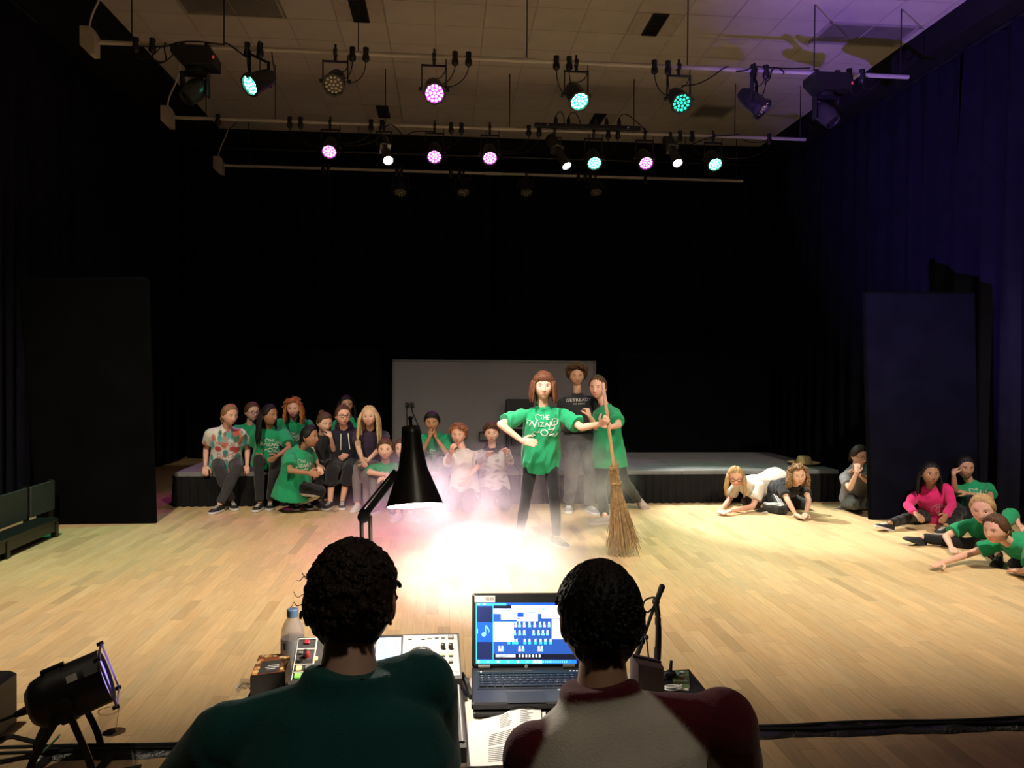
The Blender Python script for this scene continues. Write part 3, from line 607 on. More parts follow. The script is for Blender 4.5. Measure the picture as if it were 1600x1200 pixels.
# straw hat on the stage
M_STRAW = mat('woven_straw', (0.42, 0.33, 0.15), 0.8, 0, .2, 40, .5, 90)
h = V(aY(1256, 724, 9.75)); h[2] = SZ
t = thing('straw_hat', h, 'wide brimmed straw hat lying on the stage edge', 'hat')
obj('brim', MB().lathe(h, (0, 0, 1), [(.004, .10), (.008, .14), (.035, .205), (.04, .205), (.016, .14), (.014, .10)], 28), M_STRAW, t)
obj('crown', MB().lathe(h, (0, 0, 1), [(.010, .112), (.06, .098), (.10, .085), (.118, .07), (.122, .04), (.112, .0)], 28), M_STRAW, t)
obj('hat_band', MB().lathe(h, (0, 0, 1), [(.012, .114), (.035, .107)], 28, caps=(False, False)), mat('straw_hat_band', (.26, .20, .09), .8), t)
# ---------------------------------------------------------------- control desk
TZ = 0.74
M_TABLE = mat('cream_laminate', (0.62, 0.56, 0.48), 0.35, 0, 0.04, 4)
tl = V(aZ(390, 1088, TZ)); tr = V(aZ(1104, 1084, TZ)); tx0, tx1 = tl[0], tr[0]; ty0, ty1 = 1.70, V(aZ(1076, 1049, TZ))[1]
t = thing('table', ((tx0 + tx1) / 2, (ty0 + ty1) / 2, 0), 'cream topped table carrying the lighting console and laptop', 'table')
obj('tabletop', MB().box(((tx0 + tx1) / 2, (ty0 + ty1) / 2, TZ - .0125), (tx1 - tx0, ty1 - ty0, .025), bev=.004), M_TABLE, t, smooth=False)
for x in (tx0 + .001, tx1): obj('edge_band', MB().box((x, (ty0 + ty1) / 2, TZ - .0125), (.012, ty1 - ty0, .027)), M_BLACKPLASTIC, t, smooth=False)
for x in (tx0 + .05, tx1 - .05):
    for y in (ty0 + .05, ty1 - .05): obj('leg', MB().cyl((x, y, 0), (x, y, TZ - .025), .018, n=10), M_BLACKMETAL, t)
obj('apron', MB().box(((tx0 + tx1) / 2, ty1 - .05, TZ - .05), (tx1 - tx0 - .1, .02, .05)), M_BLACKMETAL, t, smooth=False)
def plane_hit(px, py, o, n):
    d = ray(px, py); return CAM + d * (np.dot(V(o) - CAM, n) / np.dot(d, n))
# lighting console
BL, BR, FL, FR = V(aZ(466, 996, .865)), V(aZ(717, 989, .865)), V(aZ(449, 1072, .80)), V(aZ(722, 1060, .80))
FL = FR + (BL - BR) * 1.0 + (FL - FR - (BL - BR)) * 0.5
cu = nz(BR - BL); cn = nz(np.cross(cu, ((BL + BR) - (FL + FR)) / 2)); cvv = np.cross(cn, cu)
M_CONS = mat('console_charcoal', (0.045, 0.043, 0.040), 0.45, 0, .1, 10)
M_CONSF = mat('console_silver_face', (0.40, 0.38, 0.35), 0.45, 0.1, .05, 10)
M_CONSD = mat('console_dark_inset', (0.075, 0.07, 0.065), 0.5)
M_LINE = mat('console_white_print', (0.75, 0.73, 0.68), 0.5)
t = thing('lighting_console', (BL + FR) / 2 * V((1, 1, 0)) + V((0, 0, TZ)), 'lighting console with jog wheel, screen and lit buttons', 'console')
zb = TZ + .002
R = [[V((p[0], p[1], zb)) for p in (FL, FR, BR, BL)], [FL, FR, BR, BL]]
obj('housing', MB().rings(R), M_CONS, t, smooth=False)
LF = V(aZ(729, 1168, .775)); LFl = LF + (FL - FR); lo = V((0, 0, -.03))
obj('lower_housing', MB().rings([[V((p[0], p[1], zb)) for p in (LFl, LF, FR, FL)], [LFl, LF, FR + lo, FL + lo]]), M_CONS, t, smooth=False)
def H(px, py, off=0.001): return plane_hit(px, py, FR, cn) + cn * off
def quadpx(m, c, off, mi=0, th=.002):
    P = [H(*q, off) for q in c]; m.rings([[p - cn * th for p in P], P], mi=mi)
fm = MB(); quadpx(fm, [(500, 1063), (719, 1056), (714, 992), (508, 996)], .0015); face = obj('face_plate', fm, M_CONSF, t, smooth=False)
fm = MB(); quadpx(fm, [(454, 1067), (500, 1066), (508, 998), (468, 999)], .0015); dface = obj('left_face_plate', fm, M_CONSD, t, smooth=False)
fm = MB()
for a, b in (((467, 1000), (497, 999)), ((466, 1001), (455, 1065)), ((464, 1016), (495, 1015)), ((495, 1000), (489, 1040)), ((461, 1040), (489, 1039)), ((459, 1052), (488, 1051)), ((472, 1053), (471, 1065))):
    fm.tube([H(*a, .003), H(*b, .003)], .0014 if a[1] not in (1000, 1016) else .0028, 4)
obj('panel_print', fm, M_LINE, dface)
def button(px, py, w_, h_, m_, nm='button', hh=.006, par=None):
    obj(nm, MB().box(H(px, py, .002 + hh / 2), (w_, h_, hh), (cu, cvv, cn), bev=.0015), m_, par or t, smooth=False)
K = .00178
E_GRN = emit('green_key_light', (.28, 1, .12), .55); E_ORG = emit('orange_key_light', (1, .62, .22), 1.2); E_RED = mat('red_key', (.55, .04, .05), .4); M_KEYG = mat('grey_key', (.22, .21, .20), .5)
button(480, 1005, 8 * K, 8 * K, E_RED); button(467, 1046, 8 * K, 8 * K, E_ORG); button(481, 1045, 8 * K, 8 * K, M_KEYG); button(465, 1058, 9 * K, 9 * K, E_GRN); button(479, 1058, 9 * K, 9 * K, E_GRN)
button(470, 1022, 7 * K, 5 * K, M_KEYG); button(469, 1033, 7 * K, 5 * K, M_KEYG); button(494, 1031, 5 * K, 7 * K, E_ORG)
obj('master_knob', MB().lathe(H(480, 1026), cn, [(0, .009), (.012, .008), (.016, .005)], 12), E_RED, t); obj('master_lever', MB().box(H(477, 1029, .02), (.008, .02, .008), (cu, cvv, cn)), M_BLACKPLASTIC, t, smooth=False)
for px, py in ((641, 999), (661, 999), (671, 998), (682, 997), (692, 997)): button(px, py, 6.5 * K, 4 * K, M_LINE)
button(704, 997, 9 * K, 8 * K, M_KEYG)
E_GRN2 = mat('pale_green_key', (.38, .46, .26), .4)
for px in (692, 704):
    button(px, 1025, 7 * K, 5.5 * K, E_GRN2); button(px, 1035, 7 * K, 5.5 * K, M_KEYG)
    obj('knob', MB().lathe(H(px, 1013), cn, [(0, .0065), (.014, .006), (.016, .003)], 12), M_BLACKPLASTIC, t)
for px, py in ((642, 1053), (672, 1052), (600, 1055), (614, 1056)): button(px, py, 7 * K, 4 * K, M_KEYG)
wc = H(658, 1027); obj('jog_ring', MB().lathe(wc, cn, [(.001, .034), (.008, .034), (.010, .031), (.010, .027), (.004, .026)], 36, caps=(True, False), hint=cvv), M_CONS, t)
wl = obj('jog_wheel', MB().lathe(wc, cn, [(.001, .026), (.008, .026), (.010, .024), (.0095, .0)], 36, hint=cvv), mat('white_wheel', (.68, .66, .63), .4), t)
obj('jog_notch', MB().box(wc + cn * .0105 + cvv * .030, (.004, .006, .002), (cu, cvv, cn)), M_LINE, wl, smooth=False)
lm = MB(); quadpx(lm, [(583, 1050), (628, 1048), (630, 993), (588, 994)], .003); bz = obj('screen_bezel', lm, M_BLACKPLASTIC, t, smooth=False)
lm = MB(); quadpx(lm, [(585, 1048), (625, 1046.5), (627, 998), (589, 999)], .0042, th=.001); obj('lcd', lm, emit('console_lcd', (.55, .72, 1.0), .95), bz, smooth=False)
lm = MB()
for k in range(9): lm.tube([H(592, 1003 + 5 * k, .005), H(604 + (k * 5) % 9, 1003 + 5 * k, .005)], .0011, 4)
obj('lcd_text', lm, emit('lcd_blue_text', (.10, .30, .8), .5), bz)
# far lower panel of the console
def Hl(px, py): return plane_hit(px, py, LF, V((0, -.02, 1)))
P = [Hl(*q) + V((0, 0, .003)) for q in ((690, 1160), (726, 1160), (719, 1072), (690, 1072))]; Q = [p - V((0, 0, .002)) for p in P]
obj('lower_face_plate', MB().rings([Q, P]), M_CONSD, t, smooth=False)
obj('lower_print', MB().tube([P[1] - cu * .005 + V((0, 0, .001)), P[2] - cu * .005 + V((0, 0, .001)), P[3] + V((0, 0, .001))], .0012, 4), M_LINE, t)
def text_mesh(body, size, o, ux, uy, m, parent, name='lettering', depth=0.0006, sx=1.0, align='CENTER'):
    c = bpy.data.curves.new('txt', 'FONT'); c.body = body; c.size = size; c.align_x = align; c.align_y = 'CENTER'; c.extrude = depth; c.resolution_u = 3
    to = bpy.data.objects.new('txt', c); COL.objects.link(to); dg = bpy.context.evaluated_depsgraph_get(); dg.update()
    me = bpy.data.meshes.new_from_object(to.evaluated_get(dg)); bpy.data.objects.remove(to); bpy.data.curves.remove(c)
    ux, uy = nz(ux), nz(uy); un = np.cross(ux, uy)
    vs = [V(o) + ux * v.co.x * sx + uy * v.co.y + un * v.co.z for v in me.vertices]; fs = [tuple(p.vertices) for p in me.polygons]; bpy.data.meshes.remove(me)
    return mesh_obj(name, vs, fs, m, parent, smooth=False)
text_mesh('leapfrog', .011, H(703, 1049, .002), cu, cvv, M_LINE, t, sx=1.25); text_mesh('96', .009, H(709, 1054, .002), cu, cvv, M_LINE, t)
# laptop on a black dock
LZ = .775
HL = V(aZ(737, 1045, LZ)); mid = V(aZ(822, 1044, LZ)); lu = nz(V((1, (mid - HL)[1] / (mid - HL)[0], 0))); LW = 2 * np.linalg.norm(mid - HL); lv = V((-lu[1], lu[0], 0)); LD = .245
FLp = HL - lv * (LD - .02)
M_LAP = mat('laptop_dark_graphite', (0.030, 0.030, 0.036), 0.38, 0.2, .06, 10); M_BEZ = mat('laptop_bezel', (0.016, 0.016, 0.017), 0.45); M_KEY = mat('laptop_key', (0.013, 0.013, 0.015), 0.42)
t = thing('laptop', HL + lu * LW / 2 - lv * LD / 2 + V((0, 0, -.02)), 'open dark laptop with a blue sound cue program on its screen', 'laptop')
ax = (lu, lv, V((0, 0, 1))); bc = HL + lu * LW / 2 - lv * (LD / 2 - .02)
base_ = obj('base', MB().box(bc + V((0, 0, -.010)), (LW, LD, .02), ax, bev=.004), M_LAP, t, smooth=False)
def dk(u, v, z=0): return HL + lu * u * LW - lv * v * LD + V((0, 0, z))
obj('keyboard_well', MB().box(dk(.5, .36, .0005), (LW * .90, LD * .44, .001), ax), M_KEY, base_, smooth=False)
rows = [(.17, .045, 14), (.235, .06, 14), (.30, .06, 14), (.365, .06, 13), (.43, .06, 12)]
for v, hgt, n in rows:
    for k in range(n): obj('key', MB().box(dk(.065 + .87 * (k + .5) / n, v, .0022), (LW * .87 / n - .0022, LD * hgt - .002, .003), ax), M_KEY, base_, smooth=False)
for u0, u1 in ((.065, .13), (.135, .2), (.205, .27), (.275, .64), (.645, .71), (.715, .79), (.795, .86), (.865, .935)):
    obj('key', MB().box(dk((u0 + u1) / 2, .50, .0022), (LW * (u1 - u0) - .002, LD * .055, .003), ax), M_KEY, base_, smooth=False)
lg = MB()
for v, hgt, n in rows[1:]:
    for k in range(n): lg.box(dk(.065 + .87 * (k + .42) / n, v, .0038), (.0030, .0016, .0004), ax)
obj('key_legends', lg, M_LINE, base_, smooth=False)
obj('touchpad', MB().box(dk(.46, .79, .0006), (LW * .32, LD * .28, .0012), ax), M_BEZ, base_, smooth=False); obj('touchpad_edge', MB().box(dk(.46, .645, .001), (LW * .34, .0015, .001), ax), M_KEYG, base_, smooth=False)
M_SILV = mat('silver_sticker', (.50, .50, .52), .3, .6)
obj('sticker', MB().box(dk(.775, .62, .0006), (LW * .075, .010, .0008), ax), M_SILV, base_, smooth=False); obj('sticker', MB().box(dk(.88, .62, .0006), (LW * .05, .008, .0008), ax), M_SILV, base_, smooth=False)
for u in (.085, .90, .93, .96): obj('indicator', MB().box(dk(u, .105, .0008), (.004, .003, .001), ax), emit('white_indicator', (.9, .95, 1), .8), base_, smooth=False)
obj('speaker_slot', MB().box(dk(.30, .09, .0006), (LW * .5, .003, .001), ax), M_KEYG, base_, smooth=False)
tilt = math.radians(14); up = lv * math.sin(tilt) + V((0, 0, 1)) * math.cos(tilt); ln_ = np.cross(lu, up)
ln_ = -ln_ if ln_[1] > 0 else ln_
h0 = HL + V((0, 0, .004)); top = plane_hit(740, 927, h0, ln_); LH = np.dot(top - h0, up)
lid = obj('lid', MB().box(h0 + lu * LW / 2 + up * LH / 2 - ln_ * .005, (LW, LH, .010), (lu, up, np.cross(lu, up)), bev=.004), M_BEZ, t, smooth=False)
for u in (.11, .89): obj('hinge', MB().cyl(h0 + lu * LW * (u - .05), h0 + lu * LW * (u + .06), .008, n=12), mat('hinge_grey', (.16, .145, .13), .4, .5), t)
def S(zx, zy, off): return plane_hit(730 + zx / 5.855, 915 + zy / 5.855, h0, ln_) + ln_ * off
SCOL = {'navy': ((.012, .02, .10), .8), 'blue': ((.02, .09, .42), 1.0), 'mid': ((.01, .10, .75), 1.0), 'cyan': ((.05, .62, .95), 1.1), 'white': ((.92, .97, 1.0), 1.25), 'pink': ((.85, .55, .75), .9), 'dark': ((.01, .012, .04), .5), 'lt': ((.25, .75, 1.0), 1.0)}
SK = list(SCOL); SM = [emit('screen_' + k, c, s_) for k, (c, s_) in SCOL.items()]
sm_ = MB(); lay = [0]
def sr(x0, y0, x1, y1, c, ly):
    off = .0006 + ly * .00025; x0, x1 = [88 + (x - 88) * .955 if x > 88 else x for x in (x0, x1)]; P = [S(x0, y1, off), S(x1, y1, off), S(x1, y0, off), S(x0, y0, off)]
    sm_.add(P, [(0, 1, 2, 3)], SK.index(c))
sr(80, 155, 1045, 715, 'blue', 0)
for r in ((90, 190, 240, 335, 'navy'), (90, 335, 240, 515, 'mid'), (90, 515, 240, 672, 'navy'), (240, 160, 247, 680, 'cyan'), (80, 158, 88, 715, 'cyan'), (88, 160, 370, 182, 'cyan'), (370, 160, 1040, 178, 'mid'), (247, 180, 415, 207, 'dark'), (418, 180, 1040, 207, 'white'),
          (247, 210, 470, 257, 'white'), (320, 257, 470, 312, 'white'), (470, 210, 672, 326, 'white'), (672, 210, 1040, 257, 'white'), (710, 257, 1040, 300, 'white'), (247, 335, 440, 512, 'white'), (247, 330, 470, 345, 'lt'), (805, 305, 1040, 490, 'white'),
          (247, 625, 1040, 676, 'dark'), (268, 628, 458, 656, 'white'), (88, 680, 1040, 712, 'cyan'), (622, 680, 713, 710, 'white'), (715, 680, 1040, 712, 'mid')): sr(*r, 1)
for r in ((475, 243, 536, 287, 'mid'), (475, 270, 536, 287, 'navy'), (365, 216, 410, 232, 'lt'), (440, 246, 465, 270, 'lt'), (580, 238, 655, 250, 'lt'), (475, 298, 500, 306, 'navy'), (705, 210, 745, 222, 'lt'), (90, 395, 98, 440, 'lt'), (95, 163, 115, 178, 'white'), (145, 163, 172, 178, 'white')): sr(*r, 2)
for k in range(7): sr(490 + k * 32, 630, 505 + k * 32, 655, 'white', 2)
for k in range(6): sr(90 + k * 95, 686, 112 + k * 95, 705, 'lt' if k % 2 else 'white', 2)
for k in range(12): sr(722 + k * 20, 686, 732 + k * 20, 706, 'lt', 2)
for yy, xs_, c in ((355, (460, 497, 543, 593, 643, 695, 735, 780), 'pink'), (430, (450, 498, 543, 632, 680, 722, 765), 'lt'), (510, (395, 440, 470, 548, 593, 650, 700, 745, 795), 'cyan'), (575, (305, 333, 498, 530, 683, 710), 'pink')):
    for k, x in enumerate(xs_):
        sr(x - 10, yy - 22, x + 8, yy + 2, 'white', 3); sr(x - 4 + (k % 3) * 3, yy - 26, x + 3 + (k % 3) * 4, yy - 18, 'lt', 4)
        sr(x - 14, yy + 4, x + 14, yy + 26, c if k % 2 == 0 else ('lt' if c != 'cyan' else 'cyan'), 3)
cx_, cy_ = 152, 447
sm_.add([S(cx_ + 20 * math.cos(a) * 1.0, cy_ - 20 * math.sin(a), .0018) for a in np.linspace(0, 2 * math.pi, 14)[:-1]], [tuple(range(13))], SK.index('lt'))
sr(170, 362, 176, 450, 'lt', 3); sm_.add([S(*q, .0018) for q in ((176, 362), (176, 385), (198, 412), (192, 440), (205, 412), (192, 385))], [(0, 1, 2, 3, 4, 5)], SK.index('lt'))
scr = mesh_obj('screen', sm_.v, sm_.f, SM, lid, sm_.mi, smooth=False)
# fix winding so that the picture faces the user
for p in scr.data.polygons: pass
st = MB(); P = [S(68, 152, .001), S(255, 152, .001), S(255, 92, .001), S(68, 92, .001)]; st.add(P, [(0, 1, 2, 3)])
stk = mesh_obj('asset_sticker', st.v, st.f, mat('white_paper_label', (.70, .66, .62), .6), lid, smooth=False)
st = MB()
for k, x in enumerate((160, 172, 182, 190, 196, 208, 214, 222, 232, 240)): w_ = 3 + (k * 5) % 5; st.add([S(x, 138, .0014), S(x + w_, 138, .0014), S(x + w_, 104, .0014), S(x, 104, .0014)], [(0, 1, 2, 3)])
mesh_obj('barcode', st.v, st.f, M_BLACKPLASTIC, stk, smooth=False)
lc = S(540, 737, .001); obj('maker_badge', MB().lathe(lc, ln_, [(0, .0046), (.0008, .0046)], 20), mat('badge_silver', (.62, .62, .62), .35), lid)
text_mesh('hp', .0062, lc + ln_ * .001, lu * (-1 if False else 1), up, M_BEZ, lid, depth=.0001)
dc = bc + V((0, 0, -.0285)); t = thing('docking_station', dc - V((0, 0, .006)), 'flat black dock under the open laptop', 'dock')
obj('case', MB().box(bc - lv * .012 + V((0, 0, -.0275)), (LW * .97, LD * .98, .014), ax, bev=.003), M_BLACKPLASTIC, t, smooth=False)
obj('front_lip', MB().box(bc - lv * (.012 + LD * .49) + V((0, 0, -.0265)), (LW * .9, .006, .008), ax), M_BEZ, t, smooth=False)
tag(obj('cable', MB().tube(bez(V(aZ(722, 1054, TZ + .03)), V(aZ(727, 1062, TZ + .05)), V(aZ(732, 1072, TZ + .02)), V(aZ(736, 1088, TZ + .008)), 10), .0075, 6), M_RUBBER), 'thick black cable between the console and the laptop', 'cable')
# script pages
M_PAPER = mat('white_paper', (0.72, 0.70, 0.66), 0.7, 0, .03, 5)
def sheet(name, corners, label, lift, lines, zoff=.002):
    c = [V(q) for q in corners]; n_ = 12; vs = []; fs = []
    def P(s, t_): return c[0] * (1 - s) * (1 - t_) + c[1] * s * (1 - t_) + c[2] * s * t_ + c[3] * (1 - s) * t_ + V((0, 0, zoff + lift(s, t_)))
    for th in (0, .0012):
        for i in range(n_ + 1):
            for j in range(n_ + 1): p = P(i / n_, j / n_) + V((0, 0, th)); vs.append(p)
    M_ = (n_ + 1) ** 2
    for i in range(n_):
        for j in range(n_):
            a = i * (n_ + 1) + j; q = (a, a + n_ + 1, a + n_ + 2, a + 1); fs.append(tuple(x + M_ for x in q)); fs.append(tuple(reversed(q)))
    t = thing(name, (c[0] + c[2]) / 2, label, 'paper'); mesh_obj('sheet', vs, fs, M_PAPER, t, ang=None)
    lm = MB()
    for (s0_, s1_, t_) in lines:
        pts = [P(s, t_) + V((0, 0, .0018)) for s in np.linspace(s0_, s1_, 8)]
        R = [[p + V((0, .0012, 0)), p - V((0, .0012, 0)), p + V((0, 0, .0003))] for p in pts]; lm.rings(R)
    if lines: mesh_obj('print', lm.v, lm.f, mat('grey_print_ink', (.16, .16, .17), .8), t, smooth=False)
    return t
ca, cb, cc, cd = aZ(729, 1200, TZ), aZ(848, 1200, TZ), aZ(845, 1112, TZ), aZ(733, 1130, TZ)
random.seed(3)
lines = []
for k in range(26):
    tt = .95 - .035 * k
    if k in (8, 9, 17): continue
    if k < 8: lines.append((.42, .42 + random.uniform(.10, .17), tt)); lines.append((.70, .70 + random.uniform(.1, .2), tt))
    else: lines.append((.28, .28 + random.uniform(.35, .6), tt))
sheet('script_page', (ca, cb, cc, cd), 'white printed script page on the table before the laptop', lambda s, t_: .012 * s * s + .012 * math.exp(-((s - .7) / .25) ** 2) * t_, lines, .003)
sheet('script_page', [V(p) + V((.012, .004, 0)) for p in (ca, cb, cc, cd)], 'white script page lying beneath the printed page', lambda s, t_: .010 * s * s + .009 * math.exp(-((s - .7) / .25) ** 2) * t_, [], .001)
pq = [V(aZ(x, y, TZ + .006)) for x, y in ((1120, 1175), (1185, 1145), (1163, 1118), (1105, 1150))]
sheet('loose_paper', pq, 'white paper corner sticking out right of the raglan shirted man', lambda s, t_: .004 * s, [], .0)
# bottle
bt = V(aY(457, 1050, 2.25)); bt[2] = TZ; Hh = V(aY(458, 951, 2.25))[2] - TZ
t = thing('water_bottle', bt, 'clear plastic water bottle with blue cap beside the console', 'bottle')
pr = [(0, .028), (.006, .033), (.06, .033), (.065, .0315), (.07, .033), (.62 * Hh, .033), (.70 * Hh, .0315), (.80 * Hh, .023), (.885 * Hh, .0135), (.90 * Hh, .0125)]
def lth(o, m_, prof, par, nm, n=24, caps=(True, True)): return obj(nm, MB().lathe(o, (0, 0, 1), prof, n, caps=caps), m_, par)
M_PET = mat('thin_pet_plastic', (.60, .52, .52), .12); _b = M_PET.node_tree.nodes['Principled BSDF']; _b.inputs['Alpha'].default_value = .42; _b.inputs['Coat Weight'].default_value = .6
lth(bt, M_PET, pr, t, 'body'); lth(bt, mat('blue_bottle_cap', (.16, .28, .46), .4), [(.885 * Hh, .0165), (.985 * Hh, .0165), (Hh, .014), (Hh, .0)], t, 'cap', caps=(True, False))
lb = mat('bottle_label', (.42, .42, .44), .5); _b = lb.node_tree.nodes['Principled BSDF']; _b.inputs['Alpha'].default_value = .8
lbl = lth(bt, lb, [(.28 * Hh, .0335), (.56 * Hh, .0335)], t, 'label', caps=(False, False))
obj('label_mark', MB().box(bt + V((-.017, -.0300, .47 * Hh)), (.006, .002, .018)), M_BLACKPLASTIC, lbl, smooth=False)
# snack box
sb = [V(aZ(391, 1057, .80)), V(aZ(446, 1050, .80)), V(aZ(455, 1020, .80)), V(aZ(405, 1024, .80))]
t = thing('snack_box', (sb[0] + sb[2]) / 2 * V((1, 1, 0)) + V((0, 0, TZ)), 'black snack carton with orange food picture on its lid', 'box')
obj('carton', MB().rings([[V((p[0], p[1], TZ + .002)) for p in sb], sb]), mat('black_carton', (.012, .009, .008), .35), t, smooth=False)
def B_(s, t_, z=.001): return sb[0] * (1 - s) * (1 - t_) + sb[1] * s * (1 - t_) + sb[2] * s * t_ + sb[3] * (1 - s) * t_ + V((0, 0, z))
FOOD = [mat('food_orange', (.62, .28, .07), .5), mat('food_cream', (.70, .48, .24), .5), mat('food_brown', (.22, .07, .025), .5), mat('carton_slate', (.045, .042, .038), .5)]
pm = MB(); 
pm.add([B_(0.02, .02), B_(.98, .02), B_(.98, .98), B_(.02, .98)], [(0, 1, 2, 3)], 2)
random.seed(5)
for k in range(26):
    s, t_ = random.choice(((random.uniform(.05, .18), random.uniform(.05, .95)), (random.uniform(.85, .95), random.uniform(.05, .9)), (random.uniform(.2, .9), random.uniform(.68, .93))))
    r_ = random.uniform(.03, .09); pm.add([B_(s + r_ * math.cos(a), t_ + r_ * .8 * math.sin(a), .0014 + k * .00003) for a in np.linspace(0, 2 * math.pi, 9)[:-1]], [tuple(range(8))], k % 2)
pm.add([B_(.2, .05, .0025), B_(.8, .05, .0025), B_(.8, .62, .0025), B_(.2, .62, .0025)], [(0, 1, 2, 3)], 3)
pr_ = mesh_obj('lid_picture', pm.v, pm.f, FOOD, t, pm.mi, smooth=False)
pm = MB()
for k, (a, b, y) in enumerate(((.42, .75, .36), (.36, .76, .28), (.42, .66, .2))): pm.tube([B_(a, y, .0028), B_(b, y, .0028)], .0012, 4)
obj('lid_print', pm, M_LINE, pr_)
wr = MB(); rr = np.random.default_rng(4); w0 = V(aZ(386, 1082, TZ)); pts = []
for i in range(7):
    for j in range(7): pts.append(w0 + V((-.03 + .012 * i, -.02 + .012 * j, .004 + .018 * rr.random())))
wr.add(pts, [(i * 7 + j, i * 7 + j + 1, i * 7 + j + 8, i * 7 + j + 7) for i in range(6) for j in range(6)])
tag(obj('clear_wrapper', wr, M_PET, smooth=False), 'crumpled clear wrapper beside the snack carton', 'wrapper')
# desk lamp
M_LAMPB = mat('lamp_dark_enamel', (0.020, 0.017, 0.012), 0.35, 0, .1, 6); M_LAMPI = mat('lamp_white_inside', (.8, .78, .74), .5)
LY = 2.12; top = V(aY(642, 667, LY + .02)); bot = V(aY(648, 790, LY - .035)); d = nz(bot - top); Ln = np.linalg.norm(bot - top); k = LY / 1200
J = V(aY(569, 806, LY + .05)); jb = V((J[0] + .01, J[1] + .02, TZ))
t = thing('desk_lamp', jb, 'black desk lamp with flared shade over the console', 'lamp')
prof = [(0, 14 * k), (.02, 15 * k), (.27 * Ln, 17 * k), (.53 * Ln, 22.5 * k), (.78 * Ln, 34 * k), (.97 * Ln, 42.5 * k), (Ln, 43.5 * k)]
shade = obj('shade', MB().lathe(top, d, prof, 36, caps=(True, False)), M_LAMPB, t, ang=None)
obj('shade_lining', MB().lathe(top, d, [(.012, 12 * k)] + [(z, r - .0025) for z, r in prof[2:]] + [(Ln, 43.4 * k)], 36, caps=(True, False)), M_LAMPI, shade, ang=None)
obj('bulb', MB().ball(top + d * .64 * Ln, (.026, .026, .034), n=16, m=10), emit('lamp_bulb', (1, .93, .82), 14.0), t)
obj('switch_knob', MB().cyl(top - d * .022, top, .005, n=8).ball(top - d * .024, .007, n=8, m=6), M_BLACKPLASTIC, t)
K_ = V(aY(622, 738, LY + .05)); dr = nz(K_ - J); nn = nz(np.cross(dr, (0, 1, 0)))
obj('upper_arm', MB().box((J + K_) / 2, (np.linalg.norm(K_ - J), .010, .018), (dr, np.cross(nn, dr), nn), bev=.003).tube([J + nn * .016, K_ + nn * .012], .004, 6), mat('lamp_grey_arm', (.05, .05, .048), .35, .3), t, smooth=False)
obj('shade_bracket', MB().tube([K_, K_ + V((.012, -.02, .01)), top + d * .42 * Ln + V((-.03, .012, 0))], .006, 8), M_LAMPB, t)
obj('elbow_joint', MB().cyl(J + V((0, -.018, 0)), J + V((0, .018, 0)), .017, n=14), M_BLACKPLASTIC, t)
for x in (-.008, .016): obj('lower_arm', MB().tube([J + V((x, 0, 0)), jb + V((x, 0, .05))], .006, 8), M_LAMPB, t)
obj('foot', MB().lathe(jb, (0, 0, 1), [(.001, .075), (.014, .075), (.02, .066), (.03, .02), (.06, .018)], 28), M_LAMPB, t)
lp = bpy.data.lights.new('desk_lamp_glow', 'POINT'); lp.energy = 30.0; lp.color = (1, .90, .76); lp.shadow_soft_size = .028
lo_ = bpy.data.objects.new('desk_lamp_glow', lp); COL.objects.link(lo_); lo_.location = top + d * .80 * Ln
# microphone on a small table stand
MY = 2.05
t = thing('microphone_stand', V(aY(1027, 1072, MY)) * V((1, 1, 0)) + V((0, 0, TZ)), 'slim black microphone on a short boom stand at the table edge', 'microphone')
b0 = V(aY(1027, 1062, MY)); b0[2] = TZ; p1 = V(aY(1028, 962, MY)); 
obj('base', MB().lathe(b0, (0, 0, 1), [(.001, .05), (.014, .05), (.018, .03), (.02, .012)], 20), M_BLACKMETAL, t)
obj('column', MB().cyl(b0, V(aY(1027, 1012, MY)), .010, .0085, 10).cyl(V(aY(1027, 1012, MY)), p1, .006, n=10).cyl(V(aY(1028, 976, MY)), V(aY(1028, 965, MY)), .0085, n=10), M_BLACKMETAL, t)
hd = V(aY(1025, 940, MY)); m0 = V(aY(1028, 934, MY)); m1 = V(aY(1036, 913, MY - .02))
obj('swivel', MB().ball(hd, .011, n=10, m=8).cyl(p1, hd, .008, n=8), M_BLACKPLASTIC, t)
obj('microphone', MB().lathe(m0 - (m1 - m0) * .25, m1 - m0, [(0, .006), (.012, .0075), (.034, .0075), (.036, .0085), (.052, .0085), (.056, .006)], 12), M_BLACKPLASTIC, t)
bo = V(aY(1003, 1002, MY + .02)); obj('boom', MB().tube([hd, bo], .005, 8).ball(bo, .010, n=8, m=6).tube([bo, bo + (bo - hd) * .45], .007, 8), M_BLACKMETAL, t)
kn = V(aY(1010, 996, MY)); obj('boom_knob', MB().ball(kn, .007, n=8, m=6), M_BLACKPLASTIC, t)
obj('microphone_lead', MB().tube(bez(m0, m0 + V((-.05, 0, .01)), V(aY(1000, 955, MY)), V(aY(1012, 957, MY)), 10) + bez(V(aY(1020, 950, MY)), V(aY(1034, 948, MY)), V(aY(1033, 990, MY)), V(aY(1031, 1030, MY)), 8), .0028, 5), M_RUBBER, t)
obj('side_rod', MB().cyl(kn, V(aY(1014, 1034, MY)), .0025, n=6), M_BLACKMETAL, t)
